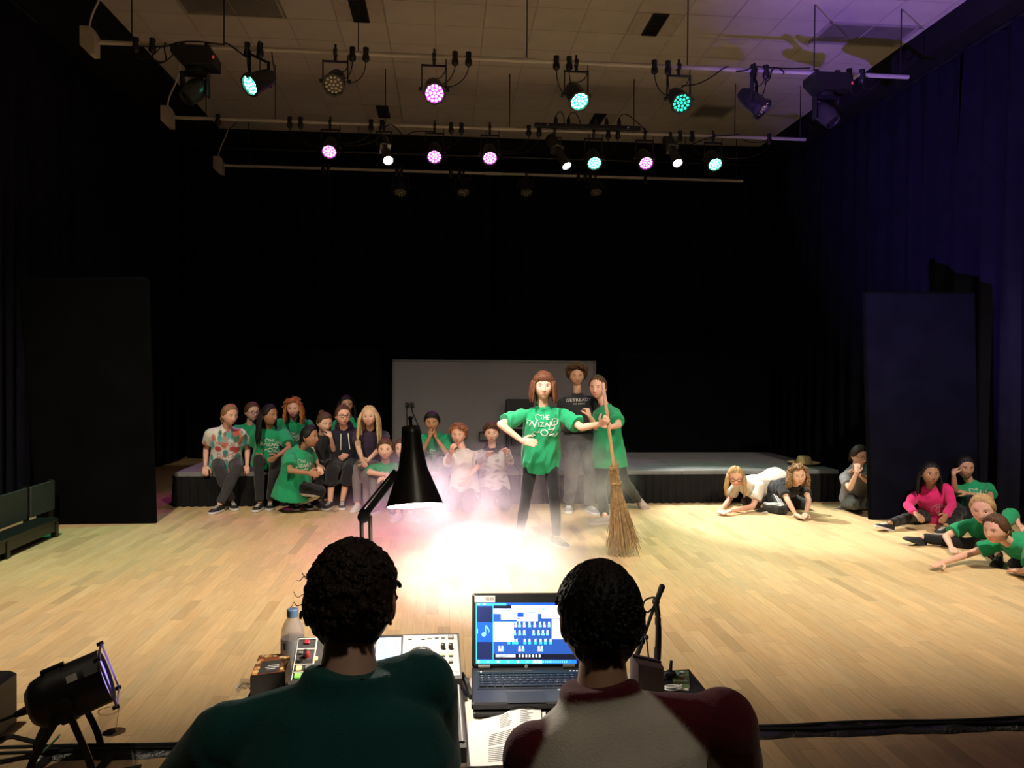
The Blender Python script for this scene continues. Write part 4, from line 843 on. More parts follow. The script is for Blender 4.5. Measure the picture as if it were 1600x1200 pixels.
# dark pouch, equipment case and green board at the right end
pz = V(aY(1010, 1060, 1.90)); pz[2] = TZ
t = thing('leather_pouch', pz, 'dark brown pouch standing on the table in front of the microphone stand', 'pouch'); M_LEA = mat('dark_brown_leather', (.035, .018, .014), .5, 0, .2, 10, .2, 60)
tp = [V(aY(988, 1026, 1.90)), V(aY(1033, 1036, 1.90)), V(aY(1034, 1050, 1.90)), V(aY(988, 1065, 1.90))]
R = []
for yy, s_ in ((-.035, .82), (-.028, .97), (0, 1), (.028, .97), (.035, .82)):
    c_ = sum(tp) / 4; ring = [c_ + (q - c_) * s_ + V((0, yy, 0)) for q in tp]; ring = [V((q[0], q[1], max(q[2], TZ + .001))) for q in ring]; ring[2][2] = ring[3][2] = TZ + .001; R.append(ring)
obj('pouch_body', MB().rings(R), M_LEA, t); obj('zip', MB().tube([tp[0] + V((0, 0, .002)), tp[1] + V((0, 0, .002))], .003, 5), M_BLACKMETAL, t)
ce = [V(aZ(x, y, TZ + .022)) for x, y in ((1040, 1098), (1104, 1080), (1077, 1046), (1036, 1048))]
t = thing('equipment_tray', sum(ce) / 4 * V((1, 1, 0)) + V((0, 0, TZ)), 'flat black equipment tray at the right end of the table', 'tray')
obj('tray_body', MB().rings([[V((p[0], p[1], TZ + .001)) for p in ce], ce]), M_BLACKPLASTIC, t, smooth=False)
obj('corner_tab', MB().box(ce[1] + V((.004, 0, 0)), (.012, .008, .006)), M_BLACKPLASTIC, t, smooth=False)
gb = [V(aZ(x, y, TZ + .026)) for x, y in ((1052, 1073), (1078, 1075), (1076, 1048), (1050, 1047))]
t = thing('circuit_board', sum(gb) / 4, 'small green circuit board with coloured chips on the black tray', 'circuit board'); 
bd = obj('board', MB().rings([[p - V((0, 0, .003)) for p in gb], gb]), mat('green_pcb', (.12, .17, .07), .45, 0, .25, 60), t, smooth=False)
for k, (s, t_, c_) in enumerate(((.25, .55, (.03, .03, .04)), (.55, .5, (.35, .08, .05)), (.6, .8, (.5, .5, .45)), (.3, .25, (.4, .3, .1)), (.75, .3, (.5, .5, .46)), (.45, .75, (.1, .16, .3)))):
    p = gb[0] * (1 - s) * (1 - t_) + gb[1] * s * (1 - t_) + gb[2] * s * t_ + gb[3] * (1 - s) * t_
    obj('chip', MB().box(p + V((0, 0, .003)), (.008, .010, .005)), mat('chip_%d' % k, c_, .4), t, smooth=False)
wd = V(aZ(1047, 1060, TZ + .022)); t = thing('clip_light', wd, 'small black clip standing beside the green circuit board', 'clip')
obj('clip_base', MB().ball(wd + V((0, 0, .012)), (.018, .014, .012), n=10, m=6), M_BLACKPLASTIC, t); obj('clip_stem', MB().cyl(wd + V((0, 0, .012)), wd + V((.003, 0, .05)), .006, .004, 8), M_BLACKPLASTIC, t)
cr = V(aZ(1052, 1078, TZ + .03)); t = thing('coiled_lead', cr, 'pale coiled lead lying in front of the circuit board', 'cable')
obj('coil', MB().tube([cr + V((.022 * math.cos(a), .012 * math.sin(a), .001 * a)) for a in np.linspace(0, 4 * math.pi, 40)], .0025, 5), M_LINE, t); obj('lead_plug', MB().cyl(cr + V((.02, -.006, .004)), cr + V((.038, -.012, .004)), .004, n=8), M_LINE, t)
# chairs of the two operators
def desk_chair(x, y, label):
    t = thing('desk_chair', (x, y, 0), label, 'chair'); m_ = mat('grey_chair_shell', (.03, .03, .035), .6)
    obj('seat', MB().box((x, y, .44), (.44, .42, .05), bev=.02), m_, t, smooth=False); obj('backrest', MB().box((x, y - .25, .66), (.42, .04, .22), bev=.02), m_, t, smooth=False)
    for sx in (-.19, .19):
        for sy in (-.18, .18): obj('leg', MB().cyl((x + sx, y + sy, 0), (x + sx, y + sy, .42), .012, n=8), M_BLACKMETAL, t)
        obj('back_post', MB().cyl((x + sx, y - .22, .42), (x + sx, y - .25, .7), .011, n=8), M_BLACKMETAL, t)
# ---------------------------------------------------------------- people
TMP = bpy.data.scenes.new('tmp_build')
def remesh(mb, voxel, smooth=4, fac=0.5):
    me = bpy.data.meshes.new('t'); me.from_pydata(mb.v, [], mb.f); me.update()
    o = bpy.data.objects.new('t', me); TMP.collection.objects.link(o)
    r = o.modifiers.new('r', 'REMESH'); r.mode = 'VOXEL'; r.voxel_size = voxel
    if smooth: s = o.modifiers.new('s', 'SMOOTH'); s.factor = fac; s.iterations = smooth
    vl = TMP.view_layers[0]; vl.update(); dg = vl.depsgraph; ev = o.evaluated_get(dg); m2 = ev.to_mesh()
    n = len(m2.vertices); co = np.empty(n * 3, np.float32); m2.vertices.foreach_get('co', co); fs = [tuple(p.vertices) for p in m2.polygons]
    ev.to_mesh_clear(); bpy.data.objects.remove(o); bpy.data.meshes.remove(me)
    return co.reshape(-1, 3).astype(float), fs
def vnormals(co, fs):
    f = np.array([q[:4] if len(q) >= 4 else (q[0], q[1], q[2], q[2]) for q in fs]); n = np.cross(co[f[:, 2]] - co[f[:, 0]], co[f[:, 3]] - co[f[:, 1]])
    out = np.zeros_like(co)
    for i in range(4): np.add.at(out, f[:, i], n)
    return out / np.maximum(np.linalg.norm(out, axis=1, keepdims=True), 1e-9)
def folds(co, nrm, amp, seed, wl=0.09):
    r = np.random.default_rng(seed); d = np.zeros(len(co))
    for k in range(7):
        a = r.normal(size=3); a[2] *= 0.45; a = a / np.linalg.norm(a) * 2 * math.pi / (wl * r.uniform(.6, 1.7)); b = r.normal(size=3) * 5
        d += np.sin(co @ a + 1.6 * np.sin(co @ b + k) + r.uniform(0, 6)) * r.uniform(.4, 1)
    return co + nrm * (amp * d / 2.6)[:, None]
def sstep(x, a, b): t = np.clip((x - a) / (b - a), 0, 1); return t * t * (3 - 2 * t)
def head_surface(D):
    s, f, u = D[:, 0], D[:, 1], D[:, 2]
    r = 1 / np.sqrt((s / .0775) ** 2 + (f / .094) ** 2 + (u / .110) ** 2); P = D * r[:, None]
    ps, pf, pu = P[:, 0].copy(), P[:, 1].copy(), P[:, 2].copy()
    t = sstep(-pu, 0.0, .10); fr = sstep(f, -.1, .35)
    ps *= 1 - .20 * t; pf = np.where(pf < 0, pf * (1 - .5 * t), pf * (1 + .05 * t))
    ps *= 1 - .07 * sstep(f, .3, 1)
    pf -= fr * .010 * sstep(f, .55, 1.0) * (1 - sstep(np.abs(pu), .06, .11))
    A = np.abs(ps); g = lambda x, c, w_: np.exp(-((x - c) / w_) ** 2)
    wn = .0085 + .006 * np.clip((.02 - pu) / .05, 0, 1)
    ramp = np.where(pu > -.030, np.clip((.028 - pu) / .056, 0, 1), np.clip((pu + .046) / .016, 0, 1))
    df = .018 * ramp * np.exp(-(ps / wn) ** 2)
    df += -.0085 * g(A, .031, .014) * g(pu, .010, .0115) + .0035 * g(A, .030, .022) * g(pu, .031, .008)
    df += .0055 * g(ps, 0, .020) * g(pu, -.0575, .0105) - .0035 * g(ps, 0, .021) * g(pu, -.0575, .0028)
    df += .007 * g(ps, 0, .022) * g(pu, -.094, .014) + .0045 * g(A, .042, .02) * g(pu, -.024, .022) - .002 * g(ps, 0, .02) * g(pu, -.076, .007)
    pf = pf + df * fr; pu = np.where(pu < 0, pu * .93, pu)
    return np.stack([ps, pf, pu], 1)
def head_grid(n=60, m=44):
    th = np.linspace(0, 2 * math.pi, n, endpoint=False); az = th - .62 * np.sin(th)
    el = np.linspace(-math.pi / 2 + .03, math.pi / 2 - .03, m)
    D = np.array([(math.cos(e) * math.sin(a), math.cos(e) * math.cos(a), math.sin(e)) for e in el for a in az])
    fs = [(j * n + i, (j + 1) * n + i, (j + 1) * n + (i + 1) % n, j * n + (i + 1) % n) for j in range(m - 1) for i in range(n)]
    fs += [tuple(range(n)), tuple(range((m - 1) * n + n - 1, (m - 1) * n - 1, -1))]
    return D, fs
HG_D, HG_F = head_grid()
HG_P = head_surface(HG_D)
_fr = HG_D[:, 1] > .4
EYE_F = float(HG_P[_fr][np.argmin(np.hypot(HG_P[_fr, 0] - .031, HG_P[_fr, 2] - .0095)), 1])
M_SKIN = mat('skin', (1, 1, 1), 0.52, 0, 0.04, 20, .03, 200, attr='Col', spec=.35)
for n_ in M_SKIN.node_tree.nodes:
    if n_.type == 'BSDF_PRINCIPLED': n_.inputs['Subsurface Weight'].default_value = .08; n_.inputs['Subsurface Radius'].default_value = (.012, .005, .003); n_.inputs['Subsurface Scale'].default_value = .5
M_EYEW = mat('eye_white', (.72, .70, .68), .25); M_EYEP = mat('pupil', (.008, .006, .005), .15)
EYEC = {'brown': mat('iris_brown', (.06, .028, .012), .2), 'blue': mat('iris_blue', (.10, .17, .24), .2)}
def cloth_mat(name, col, attr=False, var=.10): return mat('cloth_' + name, col, .85, 0, var, 7, .25, 320, attr='Col' if attr else None, spec=.15, sheen=.15)
def hair_mat(name, col): return mat('hair_' + name, col, .55, 0, .35, 55, .4, 140, spec=.25)
HAIR = {'strawberry': (.30, .13, .06), 'black': (.007, .006, .006), 'darkbrown': (.022, .012, .008), 'brown': (.075, .036, .018), 'auburn': (.10, .035, .018), 'ginger': (.36, .13, .035), 'blond': (.40, .26, .12), 'paleblond': (.50, .36, .19), 'darkblond': (.22, .13, .06)}
SKIN = {'fair': (.62, .39, .29), 'pink': (.66, .38, .29), 'tan': (.33, .175, .10), 'brown': (.24, .12, .065), 'olive': (.42, .24, .155)}
def hit_len(P, L, px, py, sg):
    d = nz(ray(px, py)); tc = np.dot(P - CAM, d); c = CAM + d * tc; h = np.linalg.norm(c - P)
    if sg == 0 or h >= L:
        return c if sg == 0 else P + (c - P) / h * L
    return CAM + d * (tc + math.copysign(math.sqrt(L * L - h * h), sg))
def ik(a, c, L1, L2, hint):
    d = c - a; D = np.linalg.norm(d); k = 1.0
    if D > (L1 + L2) * .995: k = D / ((L1 + L2) * .995)
    L1, L2 = L1 * k, L2 * k; u = d / D; x = (D * D + L1 * L1 - L2 * L2) / (2 * D); h = math.sqrt(max(L1 * L1 - x * x, 1e-6))
    hv = V(hint); hv = hv - u * np.dot(hv, u); return a + u * x + nz(hv) * h
def limb(m, pts, rad, n=14, caps=True):
    for i in range(len(pts) - 1): m.cyl(pts[i], pts[i + 1], rad[i], rad[i + 1], n)
    for i, (p, r) in enumerate(zip(pts, rad)):
        if caps or 0 < i < len(pts) - 1: m.ball(p, r, n=n, m=8)
def hand_mesh(wr, d, pn, k, curl=.35, spread=.12, thumb_side=1):
    """one hand: palm and five bent fingers, as one surface; d points along the palm, pn is the palm normal"""
    d = nz(d); pn = nz(V(pn) - d * np.dot(pn, d)); s = np.cross(d, pn) * thumb_side; m = MB(); L = .085 * k
    A = (s, d, pn)
    m.ball(wr + d * L * .50, (.036 * k, L * .56, .016 * k), A, 12, 8); m.cyl(wr - d * .012 * k, wr + d * L * .3, .021 * k, .026 * k, 10)
    for i, (off, ln) in enumerate(((.027, .062), (.009, .072), (-.009, .068), (-.026, .052))):
        p = wr + d * L * .88 + s * off * k; a = d + s * (off * 6 * spread); cu_ = 0; r = .0095 * k; pts = [wr + d * L * .5 + s * off * .8 * k, p]
        for seg in (.45, .32, .25):
            cu_ += curl * (1.0 + .12 * i); dd = nz(a * math.cos(cu_) + pn * math.sin(cu_)); pts.append(pts[-1] + dd * ln * k * seg)
        m.tube(pts, [r * 1.1, r, r * .95, r * .85, r * .65], 7)
    b = wr + d * L * .25 + s * .026 * k; t1 = b + nz(d * .75 + s * .75 + pn * .25) * .034 * k; t2 = t1 + nz(d * .95 + s * .35 + pn * (.2 + curl * .8)) * .030 * k; t3 = t2 + nz(d * .9 + s * .0 + pn * (.2 + curl)) * .022 * k
    m.tube([wr + d * L * .15 + s * .010 * k, b, t1, t2, t3], [.014 * k, .0135 * k, .0112 * k, .010 * k, .007 * k], 8)
    return remesh(m, .0042 * k if k < 1.15 else .0045, 3)
def shoe(name, ank, fd, gn, k, parent, col, solecol, kind='trainer'):
    fd = nz(fd); gn = nz(V(gn) - fd * np.dot(gn, fd)); s = np.cross(fd, gn); L = .245 * k; base = ank - gn * .078 * k
    prof = [(-.060, .026, .060), (-.052, .034, .082), (-.01, .036, .092), (.04, .040, .070), (.10, .047, .052), (.145, .043, .042), (.172, .028, .032), (.180, .012, .022)]
    m = MB(); R = []
    for x, w_, h in prof:
        c = base + fd * x * k
        R.append([c + s * w_ * k * math.copysign(abs(math.cos(a)) ** .75, math.cos(a)) + gn * ((.010 if math.sin(a) < 0 else .010 + (h - .010) * abs(math.sin(a)) ** .8) * k) for a in np.linspace(0, 2 * math.pi, 15)[:-1]])
    m.rings(R); o = obj('shoe' if kind == 'trainer' else 'sock', m, col, parent, ang=1.2)
    if kind == 'trainer':
        m = MB(); R = []
        for x, w_, h in prof:
            c = base + fd * x * 1.03 * k; R.append([c - s * (w_ + .004) * k, c + s * (w_ + .004) * k, c + s * (w_ + .003) * k + gn * .022 * k, c - s * (w_ + .003) * k + gn * .022 * k])
        m.rings(R); obj('sole', m, solecol, o, ang=.8)
        m = MB()
        for i in range(4):
            x = .045 + .022 * i; hh = np.interp(x, [p[0] for p in prof], [p[2] for p in prof]); c = base + fd * x * k + gn * (hh + .002) * k; m.tube([c - s * .020 * k - gn * .004 * k, c + s * .020 * k - gn * .004 * k], .0042 * k, 5)
        obj('laces', m, solecol, o)
    return o
def ribbon(co_pts, outs, w_, m, th=.003):
    R = []
    for i, (p, o) in enumerate(zip(co_pts, outs)):
        t = nz(co_pts[min(i + 1, len(co_pts) - 1)] - co_pts[max(i - 1, 0)]); sd = np.cross(t, o); R.append([p - sd * w_ / 2, p + sd * w_ / 2, p + sd * w_ / 2 + o * th, p - sd * w_ / 2 + o * th])
    m.rings(R)
def make_hair(fr, c, k, spec, parent, seed):
    """cap that grows out of the scalp plus hanging, tied or curled locks"""
    r = np.random.default_rng(seed); S_, F_, U_ = fr
    n, m_ = 72, 40
    th = np.linspace(0, 2 * math.pi, n, endpoint=False); el = np.linspace(-1.25, math.pi / 2 - .02, m_)
    D = np.array([(math.cos(e) * math.sin(a), math.cos(e) * math.cos(a), math.sin(e)) for e in el for a in th]); P = head_surface(D)
    phi = np.abs(np.arctan2(D[:, 0], D[:, 1])); fl = spec.get('front', .064) + .016
    hl = np.interp(phi, [0, .45, .85, 1.15, 1.45, 1.75, 2.3, math.pi], [fl, fl - .004, fl - .016, spec.get('side', .012), spec.get('ear', -.008), spec.get('behind', -.03), spec.get('nape', -.072) + .01, spec.get('nape', -.072)])
    T = spec.get('thick', .016); cur = spec.get('curl', 0)
    hl = hl + .004 * np.sin(np.arctan2(D[:, 0], D[:, 1]) * 19 + seed) + .003 * np.sin(np.arctan2(D[:, 0], D[:, 1]) * 37)
    w_ = sstep(P[:, 2] - hl, -.006, spec.get('edge', .034))
    az = np.arctan2(D[:, 0], D[:, 1]); part = spec.get('part', 0.0)
    nzv = .0022 * np.sin(az * 26 + 5 * np.sin(D[:, 2] * 4 + seed)) + .0015 * np.sin(az * 47 + D[:, 2] * 11)
    if cur: nzv = nzv + cur * (np.sin(D[:, 0] * 17 + seed) * np.sin(D[:, 1] * 16 + 2) * np.sin(D[:, 2] * 18 + 1) + .5 * np.sin(D[:, 0] * 31 + 1) * np.sin(D[:, 2] * 29 + D[:, 1] * 20))
    t = (T * (.55 + .45 * np.clip(D[:, 2] + .35, 0, 1)) + nzv) * w_ - .006 * (1 - w_) ** 2 - .008 * (w_ <= 0)
    if part: t = t - .006 * np.exp(-((P[:, 0] - part) / .006) ** 2) * sstep(P[:, 2], .04, .08)
    P = P + D * t[:, None]
    W = c + k * (P[:, :1] * S_ + P[:, 1:2] * F_ + P[:, 2:3] * U_)
    m = MB(); fs = [(j * n + i, (j + 1) * n + i, (j + 1) * n + (i + 1) % n, j * n + (i + 1) % n) for j in range(m_ - 1) for i in range(n)] + [tuple(range((m_ - 1) * n + n - 1, (m_ - 1) * n - 1, -1))]
    m.add(W, fs)
    loc = lambda s, f, u: c + k * (S_ * s + F_ * f + U_ * u)
    dn = V((0, 0, -1))
    def lock(p, d0, L, r0, wob, seg=9, fall=1.0):
        pts = [p]; d = nz(d0); ph = r.uniform(0, 6.28); a, b, _ = frame_of(dn)
        for i in range(seg):
            d = nz(d * (1 - .42 * fall) + dn * .42 * fall); q = pts[-1] + d * L / seg; pts.append(q)
        pts = [q + (a * math.sin(ph + i * 1.15) + b * math.cos(ph + i * 1.15)) * wob * min(1, i / 2) for i, q in enumerate(pts)]
        m.tube(pts, [r0 * x for x in np.interp(np.arange(seg + 1), [0, 1, seg * .7, seg], [.7, 1, .85, .25])], 5)
    ln = spec.get('long', 0)
    if ln:
        lo, hi = spec.get('arc', (.95, math.pi)); N = spec.get('n', 46)
        for i in range(N):
            a_ = r.uniform(lo, hi) * (1 if i % 2 else -1); e = r.uniform(-.15, .55); dd = V((math.cos(e) * math.sin(a_), math.cos(e) * math.cos(a_), math.sin(e)))
            hp = head_surface(dd[None])[0] + dd * T * .8; p = loc(*hp); od = S_ * dd[0] + F_ * dd[1] + U_ * dd[2] * .2
            lock(p, od * .55 + dn * .6, ln * k * r.uniform(.8, 1.05), .013 * k, spec.get('wob', .004))
    if spec.get('tail'):
        tz, tl = spec['tail']; p = loc(0, -.094 if tz > -.02 else -.075, tz); out = nz(-F_ + U_ * .25)
        m.ball(p, .022 * k, n=10, m=8)
        for i in range(16): lock(p + r.normal(size=3) * .007, out * 1.0 + r.normal(size=3) * .13, tl * k * r.uniform(.85, 1.05), .013 * k, spec.get('wob', .004))
    if spec.get('bun'):
        bz, br = spec['bun']; p = loc(0, -.088, bz); m.ball(p, br * k, n=14, m=10)
        for i in range(7): m.tube([p + (S_ * math.cos(a_) * math.cos(i) + U_ * math.sin(a_) + F_ * math.cos(a_) * math.sin(i)) * br * 1.02 * k for a_ in np.linspace(0, 6.28, 12)], .005 * k, 5)
    if spec.get('curls'):
        N, cl, cr = spec['curls']
        for i in range(N):
            dd = nz(r.normal(size=3)); 
            if dd[2] < -.35: dd[2] *= -1
            hp = head_surface(dd[None])[0]
            if hp[2] < np.interp(abs(math.atan2(dd[0], dd[1])), [0, .85, 1.3, 1.8, math.pi], [fl + .01, fl - .01, .0, -.03, -.07]): continue
            if abs(hp[0]) > .052 and hp[2] < .05 and abs(hp[1] + .012) < .042: continue
            p = loc(*(hp + dd * T * .6)); od = nz(S_ * dd[0] + F_ * dd[1] + U_ * dd[2]); a, b, _ = frame_of(od); ph = r.uniform(0, 6.28); L = cl * k * r.uniform(.5, 1.1)
            pts = [p + od * L * q + dn * (L * .55 * q * q) + (a * math.cos(ph + 9 * q) + b * math.sin(ph + 9 * q)) * cr * k * min(1, q * 3) for q in np.linspace(0, 1, 12)]
            m.tube(pts, [x * k for x in np.interp(np.arange(12), [0, 8, 11], [.0055, .0045, .002])] if not spec.get('fine') else .0016, 5)
    o = obj('hair', m, hair_mat(spec['col'], HAIR[spec['col']]), parent, ang=None)
    if spec.get('band'):
        bb = MB(); bb.tube([loc(.078 * math.cos(a), .012 + .0 * a, .020 + .106 * math.sin(a)) for a in np.linspace(0, math.pi, 20)], .006 * k, 6); obj('hair_band', bb, mat('hair_band_' + spec['band'], {'pink': (.45, .10, .16), 'white': (.7, .66, .62), 'red': (.3, .03, .04)}[spec['band']], .5), o)
    if spec.get('tie'):
        tz = spec['tail'][0]; bb = MB(); p = loc(0, -.1 if tz > -.02 else -.08, tz); a, b, _ = frame_of(-F_); bb.tube([p + (a * math.cos(q) + b * math.sin(q)) * .02 * k for q in np.linspace(0, 6.28, 14)], .006 * k, 5); obj('hair_tie', bb, mat('hair_tie_dark', (.03, .02, .04), .6), o)
    return o
SOLE_W = mat('white_rubber_sole', (.62, .60, .58), .5)
def shoe_mat(col): return mat('shoe_%d_%d_%d' % tuple(int(100 * x) for x in col), col, .6, 0, .1, 20, .1, 120)
def person(label, cat='person', H=1.5, pel=None, neck=None, head=None, yaw=0, hipyaw=None, look=(0, 0, 0), armA=None, armB=None, legA=None, legB=None, hair=None, skin='fair', eyes='brown',
           shirt=None, pants=None, shoes=None, hands=None, feet=None, glasses=None, hunch=0.0, gz=0.0, group='children and helpers in the rehearsal', seed=1, det=1.0, world=False, mouth=0, kh=1.0, shoff=None):
    k = H / 1.5
    pel = V(aY(*pel)) if not world else V(pel)
    TL = .285 * H
    neck = hit_len(pel, TL, *neck) if not world else V(neck)
    HLn = .128 * H * kh
    headc = hit_len(neck, HLn, *head) if not world else V(head)
    up = nz(neck - pel); th = math.radians(yaw); f0 = V((math.sin(th), -math.cos(th), 0)); side = V((math.cos(th), math.sin(th), 0))
    side = nz(side - up * np.dot(side, up)); front = np.cross(side, up); front = front if np.dot(front, f0) >= -0.3 else -front
    hy = math.radians(yaw if hipyaw is None else hipyaw); hside = V((math.cos(hy), math.sin(hy), 0)); hfw = V((math.sin(hy), -math.cos(hy), 0))
    shw = .106 * H; so_ = shoff or {}; shA = neck - up * .042 * H - side * shw + V(so_.get('A', (0, 0, 0))); shB = neck - up * .042 * H + side * shw + V(so_.get('B', (0, 0, 0)))
    hpA = pel - hside * .052 * H - up * .0; hpB = pel + hside * .052 * H
    LU, LFo, LT, LS = .170 * H, .150 * H, .235 * H, .245 * H
    def arm(sh, spec, sg):
        if spec is None:
            el = sh + nz(-V((0, 0, 1)) + side * sg * .25 - front * .1) * LU; return el, el + nz(-V((0, 0, 1)) + front * .8) * LFo
        if world: 
            wr = V(spec[1]); return ik(sh, wr, LU, LFo, spec[0]), wr
        e, w_ = spec[0], spec[1]
        if len(w_) == 3 and w_[2] == 'z': wr = V(aZ(w_[0], w_[1], gz + .05)); el = ik(sh, wr, LU, LFo, V((0, 0, .4)) + side * sg * .6 - front * .2) if e is None else hit_len(sh, LU, *e); return el, wr
        el = hit_len(sh, LU, *e); return el, hit_len(el, LFo, *w_)
    elA, wrA = arm(shA, armA, -1); elB, wrB = arm(shB, armB, 1)
    def leg(hp, spec, sg):
        g = V((0, 0, 1))
        if spec is None or spec == 'kneel':
            kn = hp + hfw * .20 * H + hside * sg * .02; kn[2] = gz + .06 * k; 
            dv = kn - hp; kn = hp + dv * min(1.15, max(.85, LT / np.linalg.norm(dv))); kn[2] = max(kn[2], gz + .06 * k); an = kn - hfw * LS * .97; an[2] = gz + .06 * k; return kn, an
        if spec == 'stand': an = hp * V((1, 1, 0)) + V((0, 0, gz + .08 * k)) + hside * sg * .03; return ik(hp, an, LT, LS, hfw), an
        kk, aa = spec
        an = V(aZ(aa[0], aa[1], gz + (aa[2] if len(aa) > 2 else .08) * k)) if not world else V(aa)
        if kk is None: return ik(hp, an, LT, LS, hfw + g * .5), an
        if len(kk) == 3 and kk[2] in (-1, 1, 0): kn = hit_len(hp, LT, *kk)
        else: kn = ik(hp, an, LT, LS, V(kk[0]))
        return kn, an
    knA, anA = leg(hpA, legA, -1); knB, anB = leg(hpB, legB, 1)
    base = V((pel[0], pel[1], gz))
    t = thing('person', base, label, cat, group)
    # head frame
    ly, lp, lr = [math.radians(a) for a in look]
    Fh = V((math.sin(ly) * math.cos(lp), -math.cos(ly) * math.cos(lp), math.sin(lp))); S0 = V((math.cos(ly), math.sin(ly), 0)); U0 = np.cross(S0, Fh); U0 = U0 if U0[2] > 0 else -U0
    Sh = S0 * math.cos(lr) + U0 * math.sin(lr); Uh = U0 * math.cos(lr) - S0 * math.sin(lr)
    kk = (.80 + .26 * min(k, 1.04)) * kh if det > .75 else (.82 + .18 * k) * kh
    hl = lambda s, f, u: headc + kk * (Sh * s + Fh * f + Uh * u)
    # ---- body
    b = MB(); sp = lambda q: pel * (1 - q) + neck * q - front * hunch * 4 * q * (1 - q)
    def ring(q, a_, d_, off=0, sd=None): 
        c = sp(q) + front * off; s_ = sd if sd is not None else side; fr_ = np.cross(s_, up); fr_ = fr_ if np.dot(fr_, front) > 0 else -fr_
        return [c + s_ * a_ * k * math.cos(x) + fr_ * d_ * k * math.copysign(abs(math.sin(x)) ** .8, math.sin(x)) for x in np.linspace(0, 2 * math.pi, 21)[:-1]]
    b.rings([ring(-.13, .085, .065, 0, hside), ring(.0, .105, .074, 0, hside), ring(.25, .100, .070), ring(.5, .100, .070), ring(.75, .118, .076), ring(.88, .098, .058), ring(.96, .052, .046), ring(1.0, .046, .044)])
    b.ball(pel, (.095 * k, .07 * k, .085 * k), (hside, hfw, (0, 0, 1)), 16, 10)
    nb = neck - up * .02 * H; nt = headc - Uh * .04 * kk - Fh * .014 * kk
    b.cyl(nb, nt, .048 * k, .042 * kk, 14); b.ball(nt, .042 * kk)
    for sh in (shA, shB): b.cyl(neck - up * .034 * H, sh, .036 * k, .038 * k, 12)
    for sh, el, wr in ((shA, elA, wrA), (shB, elB, wrB)):
        mid = sh * .45 + el * .55; fm = el * .68 + wr * .32
        limb(b, [sh, mid, el, fm, wr], [.039 * k, .036 * k, .031 * k, .031 * k, .021 * k])
    for hp, kn, an in ((hpA, knA, anA), (hpB, knB, anB)):
        md = hp * .5 + kn * .5; cf = kn * .66 + an * .34
        limb(b, [hp, md, kn, cf, an], [.058 * k, .055 * k, .044 * k, .043 * k, .029 * k])
    bv, bf = remesh(b, .0095 * det, 4)
    sk = V(SKIN[skin]); cols = [np.tile(np.append(sk, 1), (len(bv), 1))]
    vs = [bv]; fs = list(bf); off = len(bv)
    # head skin
    hp_ = headc + kk * (HG_P[:, :1] * Sh + HG_P[:, 1:2] * Fh + HG_P[:, 2:3] * Uh); A = np.abs(HG_P[:, 0]); U_ = HG_P[:, 2]; frn = sstep(HG_D[:, 1], .2, .5)
    g = lambda x, c, w_: np.exp(-((x - c) / w_) ** 2)
    hc = np.tile(sk, (len(hp_), 1)); lipc = sk * V((.80, .42, .42)); lipm = (g(HG_P[:, 0], 0, .021) ** 1) * g(U_, -.0575, .009) * frn; hc = hc + (lipc - hc) * np.clip(lipm * 1.3, 0, 1)[:, None]
    if mouth: mm_ = g(HG_P[:, 0], 0, .013) * g(U_, -.058, .006 * mouth) * frn; hc = hc + (sk * .12 - hc) * np.clip(mm_ * 1.6, 0, 1)[:, None]
    ck = g(A, .040, .018) * g(U_, -.026, .018) * frn * .35; hc = hc + (sk * V((1.0, .70, .66)) - hc) * ck[:, None]
    hcol = V(HAIR[hair['col']]) * .7 + sk * .12; br = sstep(g(A, .032, .017) * g(U_ + .10 * (A - .03), .0305, .0048) * frn, .25, .7); hc = hc + (hcol - hc) * (br * .85)[:, None]
    lid = sstep(g(A, .031, .0165) * g(U_, .0165, .0035) * frn, .3, .8); hc = hc + (sk * .30 - hc) * (lid * .7)[:, None]
    nos = g(A, .007, .004) * g(U_, -.0395, .003) * frn; hc = hc + (sk * .3 - hc) * np.clip(nos, 0, 1)[:, None]
    vs.append(hp_); fs += [tuple(i + off for i in f) for f in HG_F]; off += len(hp_); cols.append(np.append(hc, np.ones((len(hc), 1)), 1))
    em = MB()
    for s_ in (-1, 1):
        em.ball(hl(s_ * .073, -.010, -.004), (.008 * kk, .018 * kk, .030 * kk), (Sh, nz(Fh - Sh * s_ * .35), Uh), 10, 8); em.ball(hl(s_ * .079, -.014, .002), (.006 * kk, .015 * kk, .026 * kk), (Sh, nz(Fh - Sh * s_ * .5), Uh), 10, 8)
    ec = [sk * V((1, .85, .82))] * len(em.v)
    for s_ in (-1, 1):
        e = hl(s_ * .031, EYE_F - .0090, .0095); R_ = .0132 * kk
        for e0, e1, dk in ((.30, 1.35, .55), (-1.3, -.50, .8)):
            el_ = np.linspace(e0, e1, 4); az_ = np.linspace(-1.25, 1.25, 9); n0 = em.n
            P = [e + 1.09 * R_ * (Sh * math.cos(y) * math.sin(x) + Fh * math.cos(y) * math.cos(x) + Uh * math.sin(y)) for y in el_ for x in az_]
            em.add(P, [(j * 9 + i, j * 9 + i + 1, j * 9 + i + 10, j * 9 + i + 9) for j in range(3) for i in range(8)])
            ec += [sk * (dk if (abs(y) == min(abs(el_[0]), abs(el_[-1]))) else .9) for y in el_ for x in az_]
    vs.append(np.array(em.v)); fs += [tuple(i + off for i in f) for f in em.f]; off += len(em.v); cols.append(np.append(np.array(ec), np.ones((len(ec), 1)), 1))
    # hands
    hs = hands or {}
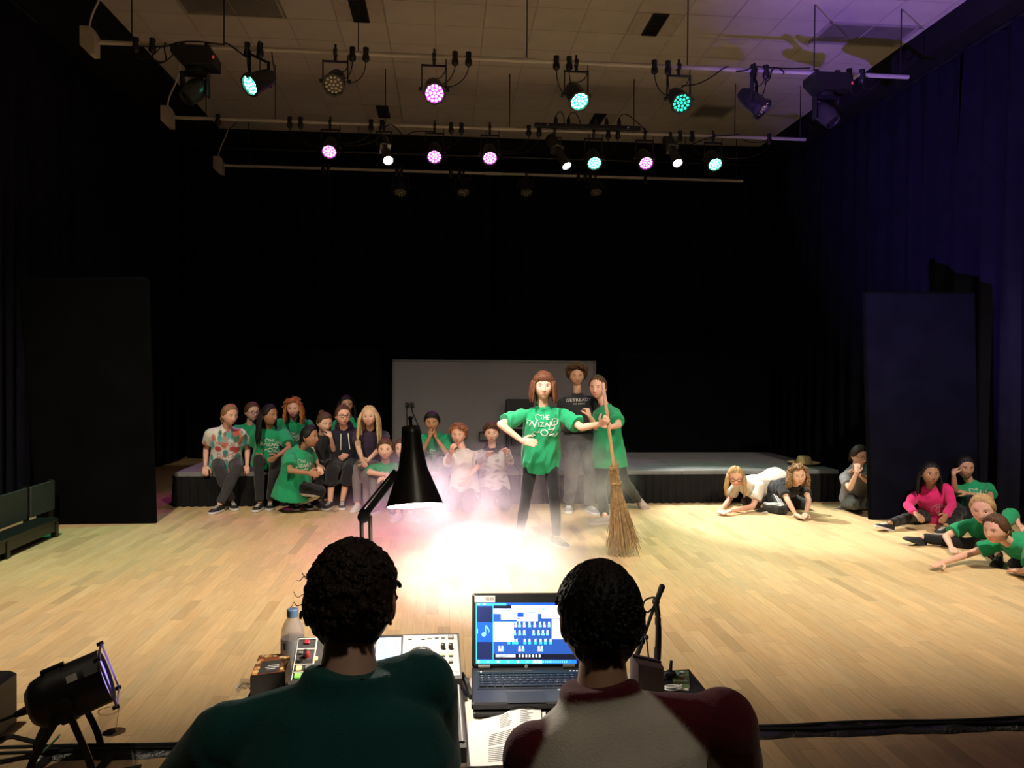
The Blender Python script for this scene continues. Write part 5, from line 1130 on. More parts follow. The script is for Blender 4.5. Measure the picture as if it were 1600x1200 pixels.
    for key, el, wr, sg in (('A', elA, wrA, 1), ('B', elB, wrB, -1)):
        d = nz(wr - el); h = hs.get(key, {}); pn = None
        if 'to' in h: 
            q = h['to']; tgt = hit_len(wr, .12 * k, q[0], q[1], q[2] if len(q) > 2 else 1e-9); d = nz(tgt - wr)
        if h.get('floor'): d = nz(d * V((1, 1, .0)) + V((0, 0, -.05))); pn = V((0, 0, -1))
        if pn is None: pn = V(h['pn']) if 'pn' in h else nz(-side * (1 if sg < 0 else -1) * 1.0 - front * .3 + V((0, 0, -.25)))
        # the thumb lies towards the body's front / upper side
        d = nz(d); pn_ = nz(pn - d * np.dot(pn, d)); s0 = np.cross(d, pn_); ts = h.get('thumb', None)
        if ts is None: ts = 1 if np.dot(s0, front + V((0, 0, .6)) - side * (.4 if sg < 0 else -.4)) > 0 else -1
        hv, hf = hand_mesh(wr, d, pn_, k * .95, h.get('curl', .30), h.get('spread', .14), ts)
        if ts < 0: pass
        vs.append(hv); fs += [tuple(i + off for i in f) for f in hf]; off += len(hv); cols.append(np.tile(np.append(sk, 1), (len(hv), 1)))
    body = mesh_obj('body', np.concatenate(vs), fs, M_SKIN, t, ang=None); colour_attr(body.data, np.concatenate(cols))
    # eyes
    gz_ = nz(Fh + Sh * 0.0)
    for s_ in (-1, 1):
        e = hl(s_ * .031, EYE_F - .0090, .0095); a, u2, _ = frame_of(gz_); m = MB(); R_ = .0132 * kk
        def cap(t0, t1, mi): m.rings([[e + gz_ * R_ * math.cos(q) + (a * math.cos(x) + u2 * math.sin(x)) * R_ * math.sin(q) for x in np.linspace(0, 2 * math.pi, 15)[:-1]] for q in np.linspace(t0, t1, 4)], (True, False), mi)
        cap(1.7, .52, 0); cap(.52, .24, 1); cap(.24, .02, 2)
        m.f = [tuple(reversed(f)) for f in m.f]
        obj('eye', m, [M_EYEW, EYEC[eyes], M_EYEP], t)
    make_hair((Sh, Fh, Uh), headc, kk, hair, t, seed)
    if glasses:
        m = MB(); gf = .094
        for s_ in (-1, 1): m.tube([hl(s_ * .032 + .021 * math.cos(q), gf - .006 * abs(math.cos(q)) * (1 if s_ * math.cos(q) > 0 else 0), .008 + .017 * math.sin(q)) for q in np.linspace(0, 2 * math.pi, 20)], .0026 * kk, 5)
        m.tube([hl(-.011, gf + .002, .012), hl(0, gf + .004, .014), hl(.011, gf + .002, .012)], .0024 * kk, 5)
        for s_ in (-1, 1): m.tube([hl(s_ * .053, gf - .006, .012), hl(s_ * .074, .06, .010), hl(s_ * .080, -.005, .008)], .0022 * kk, 5)
        obj('glasses', m, mat('glasses_frame', (.03, .015, .015), .3), t)
    # ---- trousers
    if pants:
        m = MB(); ease = pants.get('ease', .010); cut = pants.get('cut', 1.0); pc = pants['col']
        m.rings([ring(.12, .118 + ease, .088 + ease), ring(.03, .130 + ease, .098 + ease, 0, hside), ring(-.1, .120 + ease, .096 + ease, 0, hside)]); m.ball(pel - V((0, 0, .02 * k)), ((.118 + ease) * k, (.096 + ease) * k, .105 * k), (hside, hfw, (0, 0, 1)), 16, 10)
        for hp, kn, an in ((hpA, knA, anA), (hpB, knB, anB)):
            e = ease; md = hp * .5 + kn * .5; cf = kn * .66 + an * .34; end = kn + (an - kn) * (cut if cut < 1 else .97)
            pts = [hp, md, kn] + ([cf] if cut > .4 else []) + [end]; rr = [.070 + e, .064 + e, .050 + e] + ([.048 + e] if cut > .4 else []) + [(.034 if cut > .8 else .052) + e * 1.2]
            for i in range(len(pts) - 1): m.cyl(pts[i], pts[i + 1], rr[i] * k, rr[i + 1] * k, 16)
            for p, r_ in zip(pts[:-1], rr[:-1]): m.ball(p, r_ * k, n=14, m=8)
        co, fs2 = remesh(m, .0105 * det, 4); co = folds(co, vnormals(co, fs2), pants.get('fold', .0035), seed + 50, .07)
        tr = mesh_obj('trousers', co, fs2, cloth_mat(pants.get('name', 'pants'), pc, var=.15), t, ang=None)
        if pants.get('stripes'):
            bv_ = BVHTree.FromPolygons([tuple(p) for p in co], [tuple(f) for f in fs2])
            for hp, kn, an, sg in ((hpA, knA, anA, -1), (hpB, knB, anB, 1)):
                if pants['stripes'] != 'AB' and pants['stripes'] != ('A' if sg < 0 else 'B'): continue
                for s_ in (-1, 0, 1):
                    pts = []; outs = []; 
                    path = [hp + (kn - hp) * q for q in np.linspace(.05, 1, 12)] + [kn + (an - kn) * q for q in np.linspace(.06, .95, 12)]
                    pln = np.cross(kn - hp, an - kn); pln = nz(pln) if np.linalg.norm(pln) > .02 else hside * sg; pln = pln if np.dot(pln, hside * sg) > 0 else -pln
                    for i, p in enumerate(path):
                        tg = nz(path[min(i + 1, 23)] - path[max(i - 1, 0)]); sd = np.cross(tg, pln); q = p + sd * s_ * .019 * k + pln * .3
                        h_, nn_, _, _ = bv_.ray_cast(Vector(q), Vector(-pln))
                        if h_ is not None: pts.append(V(h_) + pln * .002); outs.append(pln)
                    if len(pts) > 3:
                        mm = MB(); ribbon(pts, outs, .0095 * k, mm); obj('stripe', mm, mat('white_stripe_cloth', (.68, .66, .64), .7), tr)
    # ---- top
    S = shirt; m = MB(); hem = S.get('hem', .06); ez = S.get('ease', .024); long_ = S.get('long', False)
    q0 = -hem / .285; hemw = S.get('hemw', .02)
    m.rings([ring(q0, .136 + ez + hemw, .112 + ez + hemw * .8, 0, hside if hem < .1 else None), ring(q0 * .4 + .05, .134 + ez + hemw * .6, .110 + ez + hemw * .5), ring(.38, .118 + ez, .090 + ez), ring(.62, .126 + ez, .094 + ez), ring(.82, .135 + ez * .8, .090 + ez * .6), ring(.93, .112 + ez * .4, .070 + ez * .4), ring(.99, .070, .060), ring(1.05, S.get('nk', .060), .054)])
    for sh, el, wr in ((shA, elA, wrA), (shB, elB, wrB)):
        m.cyl(neck - up * .024 * H, sh, .054 * k, .047 * k, 14); m.ball(sh, .050 * k, n=14, m=8)
        r1 = S.get('slr', .058)
        if long_:
            limb(m, [sh, sh * .5 + el * .5, el, el * .5 + wr * .5], [.056 * k, .052 * k, .046 * k, .043 * k], caps=True); m.cyl(el * .5 + wr * .5, el * .05 + wr * .95, .043 * k, .034 * k, 14)
        else:
            sl = S.get('sl', .66); e_ = sh + (el - sh) * sl; m.cyl(sh, e_, .055 * k, r1 * k, 16)
    if S.get('hood'):
        hc_ = neck - front * .05 * k + up * .005; m.tube([hc_ + side * .075 * k * math.cos(x) + front * (.085 * k * math.sin(x) + .03) + up * (-.035 * math.sin(x)) * k for x in np.linspace(-math.pi * 1.1, .1, 14)], .030 * k, 10)
        m.ball(neck - front * .075 * k - up * .05 * k, (.085 * k, .04 * k, .075 * k), (side, front, up), 14, 10)
    co, fs2 = remesh(m, .0095 * det, 3)
    co = folds(co, vnormals(co, fs2), S.get('fold', .0045), seed + 9, S.get('wl', .10))
    cf_ = S.get('colf'); nm = S.get('kind', 'tshirt')
    so = mesh_obj(nm, co, fs2, cloth_mat(S['name'], S['col'], attr=bool(cf_)), t, ang=None)
    if cf_:
        rel = co - neck; L3 = np.stack([rel @ side / k, rel @ up / k, rel @ front / k], 1); c3 = cf_(L3, co, dict(el=(elA, elB), sh=(shA, shB), wr=(wrA, wrB))); colour_attr(so.data, np.append(c3, np.ones((len(c3), 1)), 1))
    bvh = BVHTree.FromPolygons([tuple(p) for p in co], [tuple(f) for f in fs2])
    def project(pts2, o2, nrm, sd, upv, offs=.004):
        out = []; 
        for x, y in pts2:
            p = o2 + sd * x + upv * y; h_, n__, _, _ = bvh.ray_cast(Vector(p + nrm * .6), Vector(-nrm)); out.append((V(h_) if h_ is not None else p + nrm * .1) + nrm * offs)
        return out
    def print_text(lines, mname, cc, nrm, sd, upv, par, nm_='lettering'):
        for body_, size, cx, cy__, sx in lines:
            c = bpy.data.curves.new('txt', 'FONT'); c.body = body_; c.size = size * k; c.align_x = 'CENTER'; c.align_y = 'CENTER'; c.resolution_u = 2
            to = bpy.data.objects.new('txt', c); TMP.collection.objects.link(to); vl = TMP.view_layers[0]; vl.update(); me = bpy.data.meshes.new_from_object(to.evaluated_get(vl.depsgraph))
            bpy.data.objects.remove(to); bpy.data.curves.remove(c)
            if len(me.vertices):
                P = project([(v.co.x * sx + cx * k, v.co.y + cy__ * k) for v in me.vertices], cc, nrm, sd, upv); mesh_obj(nm_, P, [tuple(p.vertices) for p in me.polygons], mname, par, smooth=False)
            bpy.data.meshes.remove(me)
    def swash(curves, mname, cc, nrm, sd, upv, par, w_=.006):
        for cu_ in curves:
            P = project([(x * k, y * k) for x, y in cu_], cc, nrm, sd, upv); mm = MB(); ribbon(P, [nrm] * len(P), w_ * k, mm, .001); obj('print_swash', mm, mname, par)
    pr = S.get('print')
    if pr:
        nrm, sd, upv = front, side, up; cc = neck + up * pr.get('y', -.13) * k + side * pr.get('x', 0) * k
        if pr.get('cam'):   # the print sits on the part of the shirt that is turned a little to one side
            a_ = math.radians(pr['cam']); nrm = nz(front * math.cos(a_) + side * math.sin(a_)); sd = nz(side * math.cos(a_) - front * math.sin(a_))
        mp = mat('print_' + pr.get('mat', 'white'), pr.get('pc', (.66, .70, .66)), .6)
        if 'lines' in pr: print_text(pr['lines'], mp, cc, nrm, sd, upv, so)
        if 'sw' in pr: swash(pr['sw'], mp, cc, nrm, sd, upv, so, pr.get('sww', .006))
    if S.get('collar'):
        m = MB(); cN = neck + up * .016 * k; m.tube([cN + side * (S.get('nk', .062) - .004) * k * math.cos(x) + front * .054 * k * math.sin(x) - up * (.012 * math.sin(x) + .006) * k for x in np.linspace(0, 2 * math.pi, 28)], .0075 * k, 8); obj('collar', m, cloth_mat(S['collar'][0], S['collar'][1]), so)
    if S.get('cords'):
        for s_ in (-1, 1):
            P = project([(s_ * .040 * k + s_ * .01 * q, -.02 * k - .17 * k * q) for q in np.linspace(0, 1, 8)], neck, front, side, up, .006); m = MB(); m.tube(P, .006 * k, 6); obj('drawcord', m, mat('white_drawcord', (.70, .68, .66), .7), so)
    # ---- shoes
    if shoes:
        ft = feet or {}
        for key, kn, an in (('A', knA, anA), ('B', knB, anB)):
            f = ft.get(key); gn = V((0, 0, 1))
            if f is None: fd = hfw
            elif isinstance(f, tuple): fd = V(f)
            if abs(nz(fd)[2]) > .5: gn = nz(kn - an) if abs(np.dot(nz(kn - an), nz(fd))) < .9 else hfw
            shoe('shoe', an, fd, gn, k * .97, t, shoe_mat(shoes[0]), SOLE_W if len(shoes) < 2 else shoe_mat(shoes[1]), shoes[2] if len(shoes) > 2 else 'trainer')
    if DIAG: print('P', label[:40], 'H', H, 'zpel %.2f zneck %.2f zhead %.2f' % (pel[2], neck[2], headc[2]), 'UA %.2f/%.2f FA %.2f/%.2f TH %.2f/%.2f SH %.2f/%.2f' % tuple(np.linalg.norm(x - y) / l for x, y, l in ((shA, elA, LU), (shB, elB, LU), (elA, wrA, LFo), (elB, wrB, LFo), (hpA, knA, LT), (hpB, knB, LT), (knA, anA, LS), (knB, anB, LS))), 'wr', wrA.round(2), wrB.round(2), 'kn', knA.round(2), knB.round(2))
    return dict(t=t, wrA=wrA, wrB=wrB, side=side, front=front, up=up, neck=neck, head=headc, hf=(Sh, Fh, Uh), kk=kk, hl=hl)
DIAG = False
GREEN = (.012, .27, .115)
def arc(cx, cy, r, a0, a1, n=10, e=1.0): return [(cx + r * math.cos(a), cy + r * e * math.sin(a)) for a in np.linspace(a0, a1, n)]
WIZ = dict(lines=[('THE', .058, .0, .086, .95), ('W', .094, -.128, .018, 1.0), ('IZARD', .068, .038, .020, 1.10), ('of', .045, -.072, -.058, 1.0), ('OZ', .105, .030, -.068, 1.05)],
           sw=[arc(-.066, .088, .026, .6, 4.6), arc(.075, -.020, .03, -1.2, 1.9) + arc(.10, .02, .05, 1.9, .2), arc(.02, -.005, .03, 2.2, -1.2), arc(-.10, -.075, .022, 1.2, 5.0), arc(.105, -.09, .03, -2.6, .8), arc(-.15, .03, .024, .8, 3.6)], sww=.0048)
def wiz(y=-.135, cam=0, x=0, s=1.0):
    s *= .74
    d = dict(WIZ); d['lines'] = [(b, z * s, cx * s, cy * s, sx) for b, z, cx, cy, sx in WIZ['lines']]; d['sw'] = [[(p[0] * s, p[1] * s) for p in c] for c in WIZ['sw']]; d.update(y=y, cam=cam, x=x); return d
def green(**k): d = dict(name='green_cotton', col=GREEN); d.update(k); return d
BLACKP = dict(col=(.012, .012, .014), name='black_leggings'); GREYP = dict(col=(.045, .045, .05), name='charcoal_leggings')
# ---- the girl with the broom, centre
R15 = person('girl in green shirt standing legs apart in the smoke gripping the broom', H=1.58, pel=(845, 706, 7.05), neck=(848, 637, -1), head=(849, 604, -1), yaw=4, look=(-4, -4, 0), armA=((782, 663, -1), (817, 690, -1)), armB=((909, 668, -1), (941, 662, -1)),
    legA=(None, (812, 834)), legB=(None, (870, 838)), hands={'A': dict(to=(838, 693, -1), pn=(.3, .9, -.2), curl=.12, spread=.3), 'B': dict(to=(950, 655, -1), pn=(.2, .8, .5), curl=.95)}, feet={'A': (-.35, -1, 0), 'B': (.45, -1, 0)},
    hair=dict(col='auburn', front=.030, side=-.01, long=.135, n=170, arc=(.78, 3.14), thick=.024, wob=.002), eyes='blue', shirt=green(hem=.10, ease=.042, hemw=-.008, sl=.80, slr=.080, print=wiz(-.118, s=1.12), fold=.007), pants=dict(col=(.012, .012, .014), name='black_leggings', ease=.002), shoes=((.02, .02, .022),), seed=15, det=.8)
# ---- group on the left end of the stage
def floral(L3, co, J):
    r = np.random.default_rng(11); c = np.tile(V((.66, .66, .62)), (len(co), 1))
    for i in range(150):
        a = V((r.uniform(-.27, .27), r.uniform(-.48, .02), -.12 if i % 3 == 0 else .12)); 
        if abs(a[0]) < .11 and -.36 < a[1] < -.08 and r.random() < .93: continue
        col = [(.50, .09, .08), (.04, .30, .30), (.10, .36, .33), (.06, .16, .12), (.56, .16, .10)][i % 5]; rad = r.uniform(.028, .052); d = np.linalg.norm((L3 - a) * V((1, 1 if i % 5 == 0 else .6, .35)), axis=1); w_ = 1 - sstep(d, rad * .7, rad); c = c + (V(col) - c) * w_[:, None]
    band = np.exp(-((L3[:, 1] + .40) / .035) ** 2); c = c + (V((.05, .36, .34)) - c) * (band * .8)[:, None]
    for x in (-.075, .075):
        d = np.hypot(L3[:, 0] - x, L3[:, 1] + .205); w_ = (1 - sstep(d, .028, .04)) * (L3[:, 2] > 0); c = c + (V((.52, .07, .07)) - c) * w_[:, None]
    w_ = np.exp(-((L3[:, 0]) / .09) ** 2 - ((L3[:, 1] + .11) / .04) ** 2) * .55; c = c + (V((.20, .50, .55)) - c) * w_[:, None]
    return c
person('woman in white floral shirt, hair tied back, seated at the left stage edge', H=1.60, pel=(353, 722, 9.40), neck=(353, 668, -1), head=(359, 649, -1), yaw=12, look=(48, -12, 0), armA=((322, 702, 1), (321, 728, -1)), armB=((387, 702, 1), (386, 727, -1)),
    legA=((341, 733, -1), (362, 783)), legB=((371, 732, -1), (343, 788)), feet={'A': (.5, -.9, 0), 'B': (-.3, -1, 0)}, hands={'A': dict(pn=(0, .3, -1), curl=.5), 'B': dict(pn=(0, .3, -1), curl=.5)}, hair=dict(col='darkblond', front=.058, tail=(-.01, .12), n=10, band='pink', thick=.014), skin='pink',
    shirt=dict(name='floral_print', col=(1, 1, 1), colf=floral, hem=.03, ease=.036, sl=.60, slr=.064, print=dict(y=-.21, mat='red_letters', pc=(.50, .06, .06), lines=[('TROPICAL', .050, 0, .065, .9), ('DAYS', .072, 0, -.075, 1.0)])), pants=dict(col=(.035, .036, .04), name='grey_leggings'), shoes=((.014, .014, .016), (.55, .55, .54)), seed=1)
person('person with glasses and brown hair mostly hidden behind the floral shirt', H=1.50, pel=(388, 712, 10.15), neck=(390, 664, -1), head=(394, 644, -1), yaw=10, look=(40, -5, 0), legA='kneel', legB='kneel', gz=.40, glasses=True, hair=dict(col='brown', front=.055, tail=(.02, .12)), shirt=green(hem=.02, ease=.03), pants=BLACKP, shoes=((.03, .03, .03),), seed=2, feet={'A': (0, .8, -.6), 'B': (0, .8, -.6)})
person('girl with long black hair in green lettered shirt seated on the stage', H=1.55, pel=(418, 722, 9.42), neck=(422, 668, -1), head=(421, 649, -1), yaw=22, look=(62, -6, 0), armA=((399, 699, 1), (403, 712, -1)), armB=((452, 700, -1), (433, 713, -1)),
    legA=((404, 718, -1), (406, 785)), legB=((431, 716, -1), (422, 783)), feet={'A': (-.1, -1, 0), 'B': (.2, -1, 0)}, hair=dict(col='black', front=.060, long=.34, n=70, arc=(1.7, 3.14)), skin='tan', shirt=green(hem=.02, ease=.040, sl=.74, slr=.076, print=wiz(-.175)), pants=dict(col=(.018, .018, .02), name='black_jeans'), shoes=((.014, .014, .016), (.55, .55, .54)), seed=3)
person('ginger haired person leaning forward on the stage behind the others', H=1.62, pel=(464, 694, 10.35), neck=(459, 655, -1), head=(459, 638, -1), yaw=-2, look=(0, -12, 0), armA=((438, 678, 1), (446, 704, -1)), armB=((487, 676, 1), (478, 706, -1)), legA='kneel', legB='kneel', gz=.40, hair=dict(col='ginger', front=.060, long=.20, n=70, arc=(1.0, 3.14), wob=.012, curl=.008, curls=(90, .06, .014)), skin='pink', mouth=1, shirt=green(hem=.02, ease=.045, slr=.075, print=wiz(-.17, s=.9)), pants=BLACKP, shoes=((.03, .03, .03),), seed=4, feet={'A': (0, .8, -.6), 'B': (0, .8, -.6)})
person('girl in oversized green shirt crouching on the floor in striped track pants', H=1.52, pel=(459, 757, 8.80), neck=(469, 699, -1), head=(484, 683, -1), yaw=62, look=(72, -4, 0), armA=((453, 735, -1), (482, 739, -1)), armB=((487, 722, 1), (492, 738, -1)), legA=((500, 768, -1), (462, 784)), legB=((505, 752, 1), (480, 783)), feet={'A': (.25, -1, 0), 'B': (.45, -1, 0)},
    hair=dict(col='black', front=.060, tail=(-.03, .10), n=10), skin='tan', shirt=green(hem=.10, ease=.055, hemw=.04, sl=.82, slr=.088, print=wiz(-.18, cam=-30), fold=.008), pants=dict(col=(.016, .016, .018), name='track_pants', stripes='A', ease=.016), shoes=((.015, .015, .017),), seed=5)
person('girl in dark grey top pressing her hand to her mouth, hair in a bun', H=1.46, pel=(506, 724, 9.55), neck=(503, 679, -1), head=(507, 661, -1), yaw=22, look=(38, -16, 0), armA=((487, 702, -1), (497, 726, -1)), armB=((521, 703, -1), (517, 683, -1)), legA=((498, 728, -1), (500, 781)), legB=((516, 727, -1), (510, 781)), hands={'B': dict(to=(512, 670, 1), pn=(-.5, .5, 0), curl=.5), 'A': dict(pn=(0, .4, -1), curl=.2)},
    hair=dict(col='brown', front=.055, bun=(.085, .035)), shirt=dict(name='dark_grey_top', col=(.022, .022, .026), hem=.02, ease=.03, sl=.95, slr=.06), pants=BLACKP, shoes=((.012, .012, .013), (.02, .02, .02)), seed=6)
person('person with glasses in navy hoodie with white drawcords', H=1.58, pel=(541, 722, 9.42), neck=(538, 670, -1), head=(536, 650, -1), yaw=8, look=(22, -2, 0), armA=((518, 699, 1), (532, 709, -1)), armB=((562, 699, 1), (543, 711, -1)), legA=((519, 735, -1), (516, 783)), legB=((545, 735, -1), (535, 782)), feet={'A': (-.25, -1, 0), 'B': (.1, -1, 0)}, hands={'A': dict(curl=.6), 'B': dict(curl=.6)}, glasses=True,
    hair=dict(col='brown', front=.058, tail=(-.02, .14)), skin='pink', mouth=1, shirt=dict(name='navy_fleece', kind='hoodie', col=(.014, .014, .026), hem=.02, ease=.045, long=True, hood=True, cords=True, fold=.006), pants=dict(col=(.014, .014, .018), name='cropped_black', cut=.45, ease=.024), shoes=((.014, .014, .016), (.60, .58, .56)), seed=7)
person('dark haired person at the back behind the navy hoodie', H=1.56, pel=(548, 702, 10.45), neck=(546, 653, -1), head=(541, 633, -1), yaw=5, look=(20, -4, 0), legA='kneel', legB='kneel', gz=.40, hair=dict(col='black', front=.055, long=.22, n=50, arc=(1.2, 3.14)), skin='olive', shirt=green(hem=.02, ease=.03), pants=BLACKP, shoes=((.03, .03, .03),), seed=8, feet={'A': (0, .8, -.6), 'B': (0, .8, -.6)})
person('girl with very long blond hair in dark purple shirt and white socks', H=1.58, pel=(579, 722, 9.42), neck=(580, 671, -1), head=(577, 651, -1), yaw=-6, look=(-4, -4, 0), armA=((560, 700, -1), (566, 718, -1)), armB=((599, 696, -1), (575, 719, -1)), legA=((557, 733, -1), (558, 787, .07)), legB=((574, 735, -1), (573, 789, .07)), feet={'A': (-.2, -1, 0), 'B': (-.2, -1, 0)},
    hair=dict(col='paleblond', front=.062, long=.36, n=90, arc=(.95, 3.14), part=.001), shirt=dict(name='plum_cotton', col=(.035, .022, .045), hem=.02, ease=.032, sl=.62), pants=dict(col=(.15, .12, .135), name='mauve_leggings', ease=.004, fold=.002), shoes=((.55, .53, .54), (.5, .5, .5), 'sock'), seed=9)
person('boy in green shirt sitting on the floor hugging his knees', H=1.48, pel=(606, 778, 9.0), neck=(603, 723, -1), head=(602, 703, -1), yaw=2, look=(0, -2, 0), armA=((577, 738, -1), (603, 742, -1)), armB=((632, 736, -1), (604, 745, -1)), legA=((586, 747, -1), (588, 790)), legB=((620, 748, -1), (612, 792)), feet={'A': (-.4, -1, 0), 'B': (.2, -1, 0)}, hands={'A': dict(pn=(0, .4, -1), curl=.4), 'B': dict(pn=(0, .4, -1), curl=.4)},
    hair=dict(col='brown', front=.052, thick=.02, curl=.003), shirt=green(hem=.0, ease=.03, print=wiz(-.15, s=.9)), pants=dict(col=(.16, .155, .165), name='pale_grey_jeans', ease=.018, fold=.006), shoes=((.05, .05, .065), (.55, .55, .56)), seed=10)
person('person almost hidden behind the desk lamp shade, only cheek and pale shoes showing', H=1.48, pel=(636, 778, 9.05), neck=(633, 722, -1), head=(628, 702, -1), yaw=0, look=(-10, -2, 0), armA=((620, 745, -1), (632, 756, -1)), armB=((660, 745, -1), (640, 758, -1)), legA=((630, 762, -1), (622, 801)), legB=((655, 760, -1), (640, 802)), feet={'A': (-.3, -1, 0), 'B': (.6, -.8, 0)},
    hair=dict(col='brown', front=.055), shirt=dict(name='plum_cotton', col=(.035, .022, .045), hem=.0, ease=.03), pants=dict(col=(.05, .05, .06), name='slate_jeans', ease=.016), shoes=((.52, .45, .46), (.6, .58, .58)), seed=11)
# ---- group at the middle of the stage
person('girl with black fringe in green shirt, both hands over her mouth', H=1.52, pel=(677, 723, 9.45), neck=(679, 678, -1), head=(675, 660, -1), yaw=2, look=(-4, -10, 0), armA=((659, 707, -1), (672, 683, -1)), armB=((698, 708, -1), (680, 683, -1)), legA=((664, 722, -1), (668, 784)), legB=((694, 722, -1), (690, 784)), hands={'A': dict(to=(671, 668, 1), pn=(.6, .6, 0), curl=.35), 'B': dict(to=(678, 668, 1), pn=(-.6, .6, 0), curl=.35)},
    hair=dict(col='black', front=.046, tail=(.04, .16), thick=.018), skin='tan', shirt=green(hem=.0, ease=.034, sl=.9, slr=.066, print=wiz(-.2, s=.7)), pants=dict(col=(.10, .105, .13), name='faded_jeans', ease=.016, fold=.005), shoes=((.2, .2, .22),), seed=12)
person('curly strawberry blond girl in pale top crouching in front of the stage', H=1.48, pel=(726, 760, 9.0), neck=(724, 697, -1), head=(716, 679, -1), yaw=-14, look=(-12, -4, 0), armA=((700, 722, -1), (705, 705, -1)), armB=((748, 727, -1), (730, 748, -1)), legA='kneel', legB='kneel', hands={'A': dict(curl=.5, pn=(.4, .6, 0))},
    hair=dict(col='strawberry', front=.056, curls=(300, .045, .016), curl=.006, thick=.02), skin='pink', mouth=.8, shirt=dict(name='cream_knit', col=(.58, .53, .50), hem=.04, ease=.036, long=False, sl=.95, slr=.07), pants=dict(col=(.03, .035, .05), name='dark_jeans', ease=.014), shoes=((.08, .08, .09),), feet={'A': (0, .8, -.6), 'B': (0, .8, -.6)}, seed=13)
def grey_hood(L3, co, J):
    c = np.tile(V((.42, .41, .41)), (len(co), 1)); w_ = (1 - sstep(np.abs(L3[:, 0]), .05 + .10 * sstep(L3[:, 1], -.05, .02), .075 + .1 * sstep(L3[:, 1], -.05, .02))) * sstep(L3[:, 1], -.09, -.05) ; c = c + (V((.02, .02, .022)) - c) * w_[:, None]
    z = sstep(np.sin(L3[:, 0] * 46 + 3 * np.sin(L3[:, 1] * 31)) * np.sin(L3[:, 1] * 52), .3, .6) * (L3[:, 2] > 0) * (1 - sstep(L3[:, 1], -.12, -.08)) * .6; return c + (V((.05, .05, .055)) - c) * z[:, None]
person('dark haired boy in grey patterned hoodie holding up both hands', H=1.50, pel=(772, 757, 9.0), neck=(769, 695, -1), head=(768, 677, -1), yaw=2, look=(-2, -4, 0), armA=((748, 722, -1), (761, 713, -1)), armB=((797, 722, -1), (792, 708, -1)), legA='kneel', legB='kneel', hands={'A': dict(to=(766, 702, -1), pn=(.2, -.7, -.3), curl=.35, spread=.4), 'B': dict(to=(786, 698, -1), pn=(-.2, -.7, -.3), curl=.35, spread=.4)},
    hair=dict(col='brown', front=.040, thick=.024, curl=.004, curls=(160, .022, .008)), mouth=1, shirt=dict(name='grey_hoodie', kind='hoodie', col=(1, 1, 1), colf=grey_hood, hem=.04, ease=.04, long=True, hood=True, fold=.006), pants=dict(col=(.03, .03, .04), name='dark_jeans2', ease=.014), shoes=((.08, .08, .09),), feet={'A': (0, .8, -.6), 'B': (0, .8, -.6)}, seed=14)
# ---- the two standing behind the broom
person('tall girl with curly hair and black lettered T-shirt standing behind the broom girl', H=1.72, pel=(905, 684, 8.75), neck=(902, 611, -1), head=(901, 583, -1), yaw=-2, look=(-6, -5, 0), armA=((878, 655, 1), (892, 682, -1)), armB=((927, 655, 1), (911, 683, -1)), legA=(None, (889, 786)), legB=(None, (922, 788)), feet={'A': (-.2, -1, 0), 'B': (.25, -1, 0)}, hands={'A': dict(to=(902, 687, -1), curl=.5), 'B': dict(to=(900, 688, -1), curl=.5)},
    hair=dict(col='brown', front=.060, thick=.048, curls=(520, .050, .016), curl=.014), skin='olive', kh=1.0, shirt=dict(name='black_cotton', col=(.020, .021, .026), hem=-.06, ease=.03, sl=.7, slr=.062, print=dict(y=-.075, pc=(.50, .50, .48), mat='grey_letters', lines=[('GETREADY', .044, 0, .028, 1.18), ('FOR DANCE', .019, 0, -.010, 1.1)])), pants=dict(col=(.075, .08, .09), name='grey_joggers', ease=.020, fold=.006), shoes=((.22, .22, .22), (.5, .5, .5)), seed=16)
person('girl in green shirt lunging left behind the broom, looking back', kh=1.08, H=1.66, pel=(951, 700, 8.50), neck=(946, 625, -1), head=(934, 606, -1), yaw=-72, look=(-32, -4, 0), armB=((967, 664, -1), (953, 668, -1)), armA=((932, 668, -1), (921, 650, -1)), legA=((938, 760, 0), (945, 806)), legB=((974, 752, 1), (997, 781, .10)), feet={'A': (-1, -.3, 0), 'B': (.55, -.35, -.75)}, hands={'A': dict(to=(918, 640, 0), curl=.95, pn=(-.3, .3, 0)), 'B': dict(to=(947, 660, 0), curl=.9)},
    hair=dict(col='brown', front=.062, tail=(.02, .12), n=10), skin='pink', shirt=green(hem=.13, ease=.040, hemw=.02, sl=.78, slr=.076, print=dict(y=-.12, cam=140, lines=[('CREW', .045, .0, .03, 1.0), ('OZ', .05, .02, -.03, 1.0)])), pants=BLACKP, shoes=((.36, .30, .29), (.5, .46, .45)), seed=17)
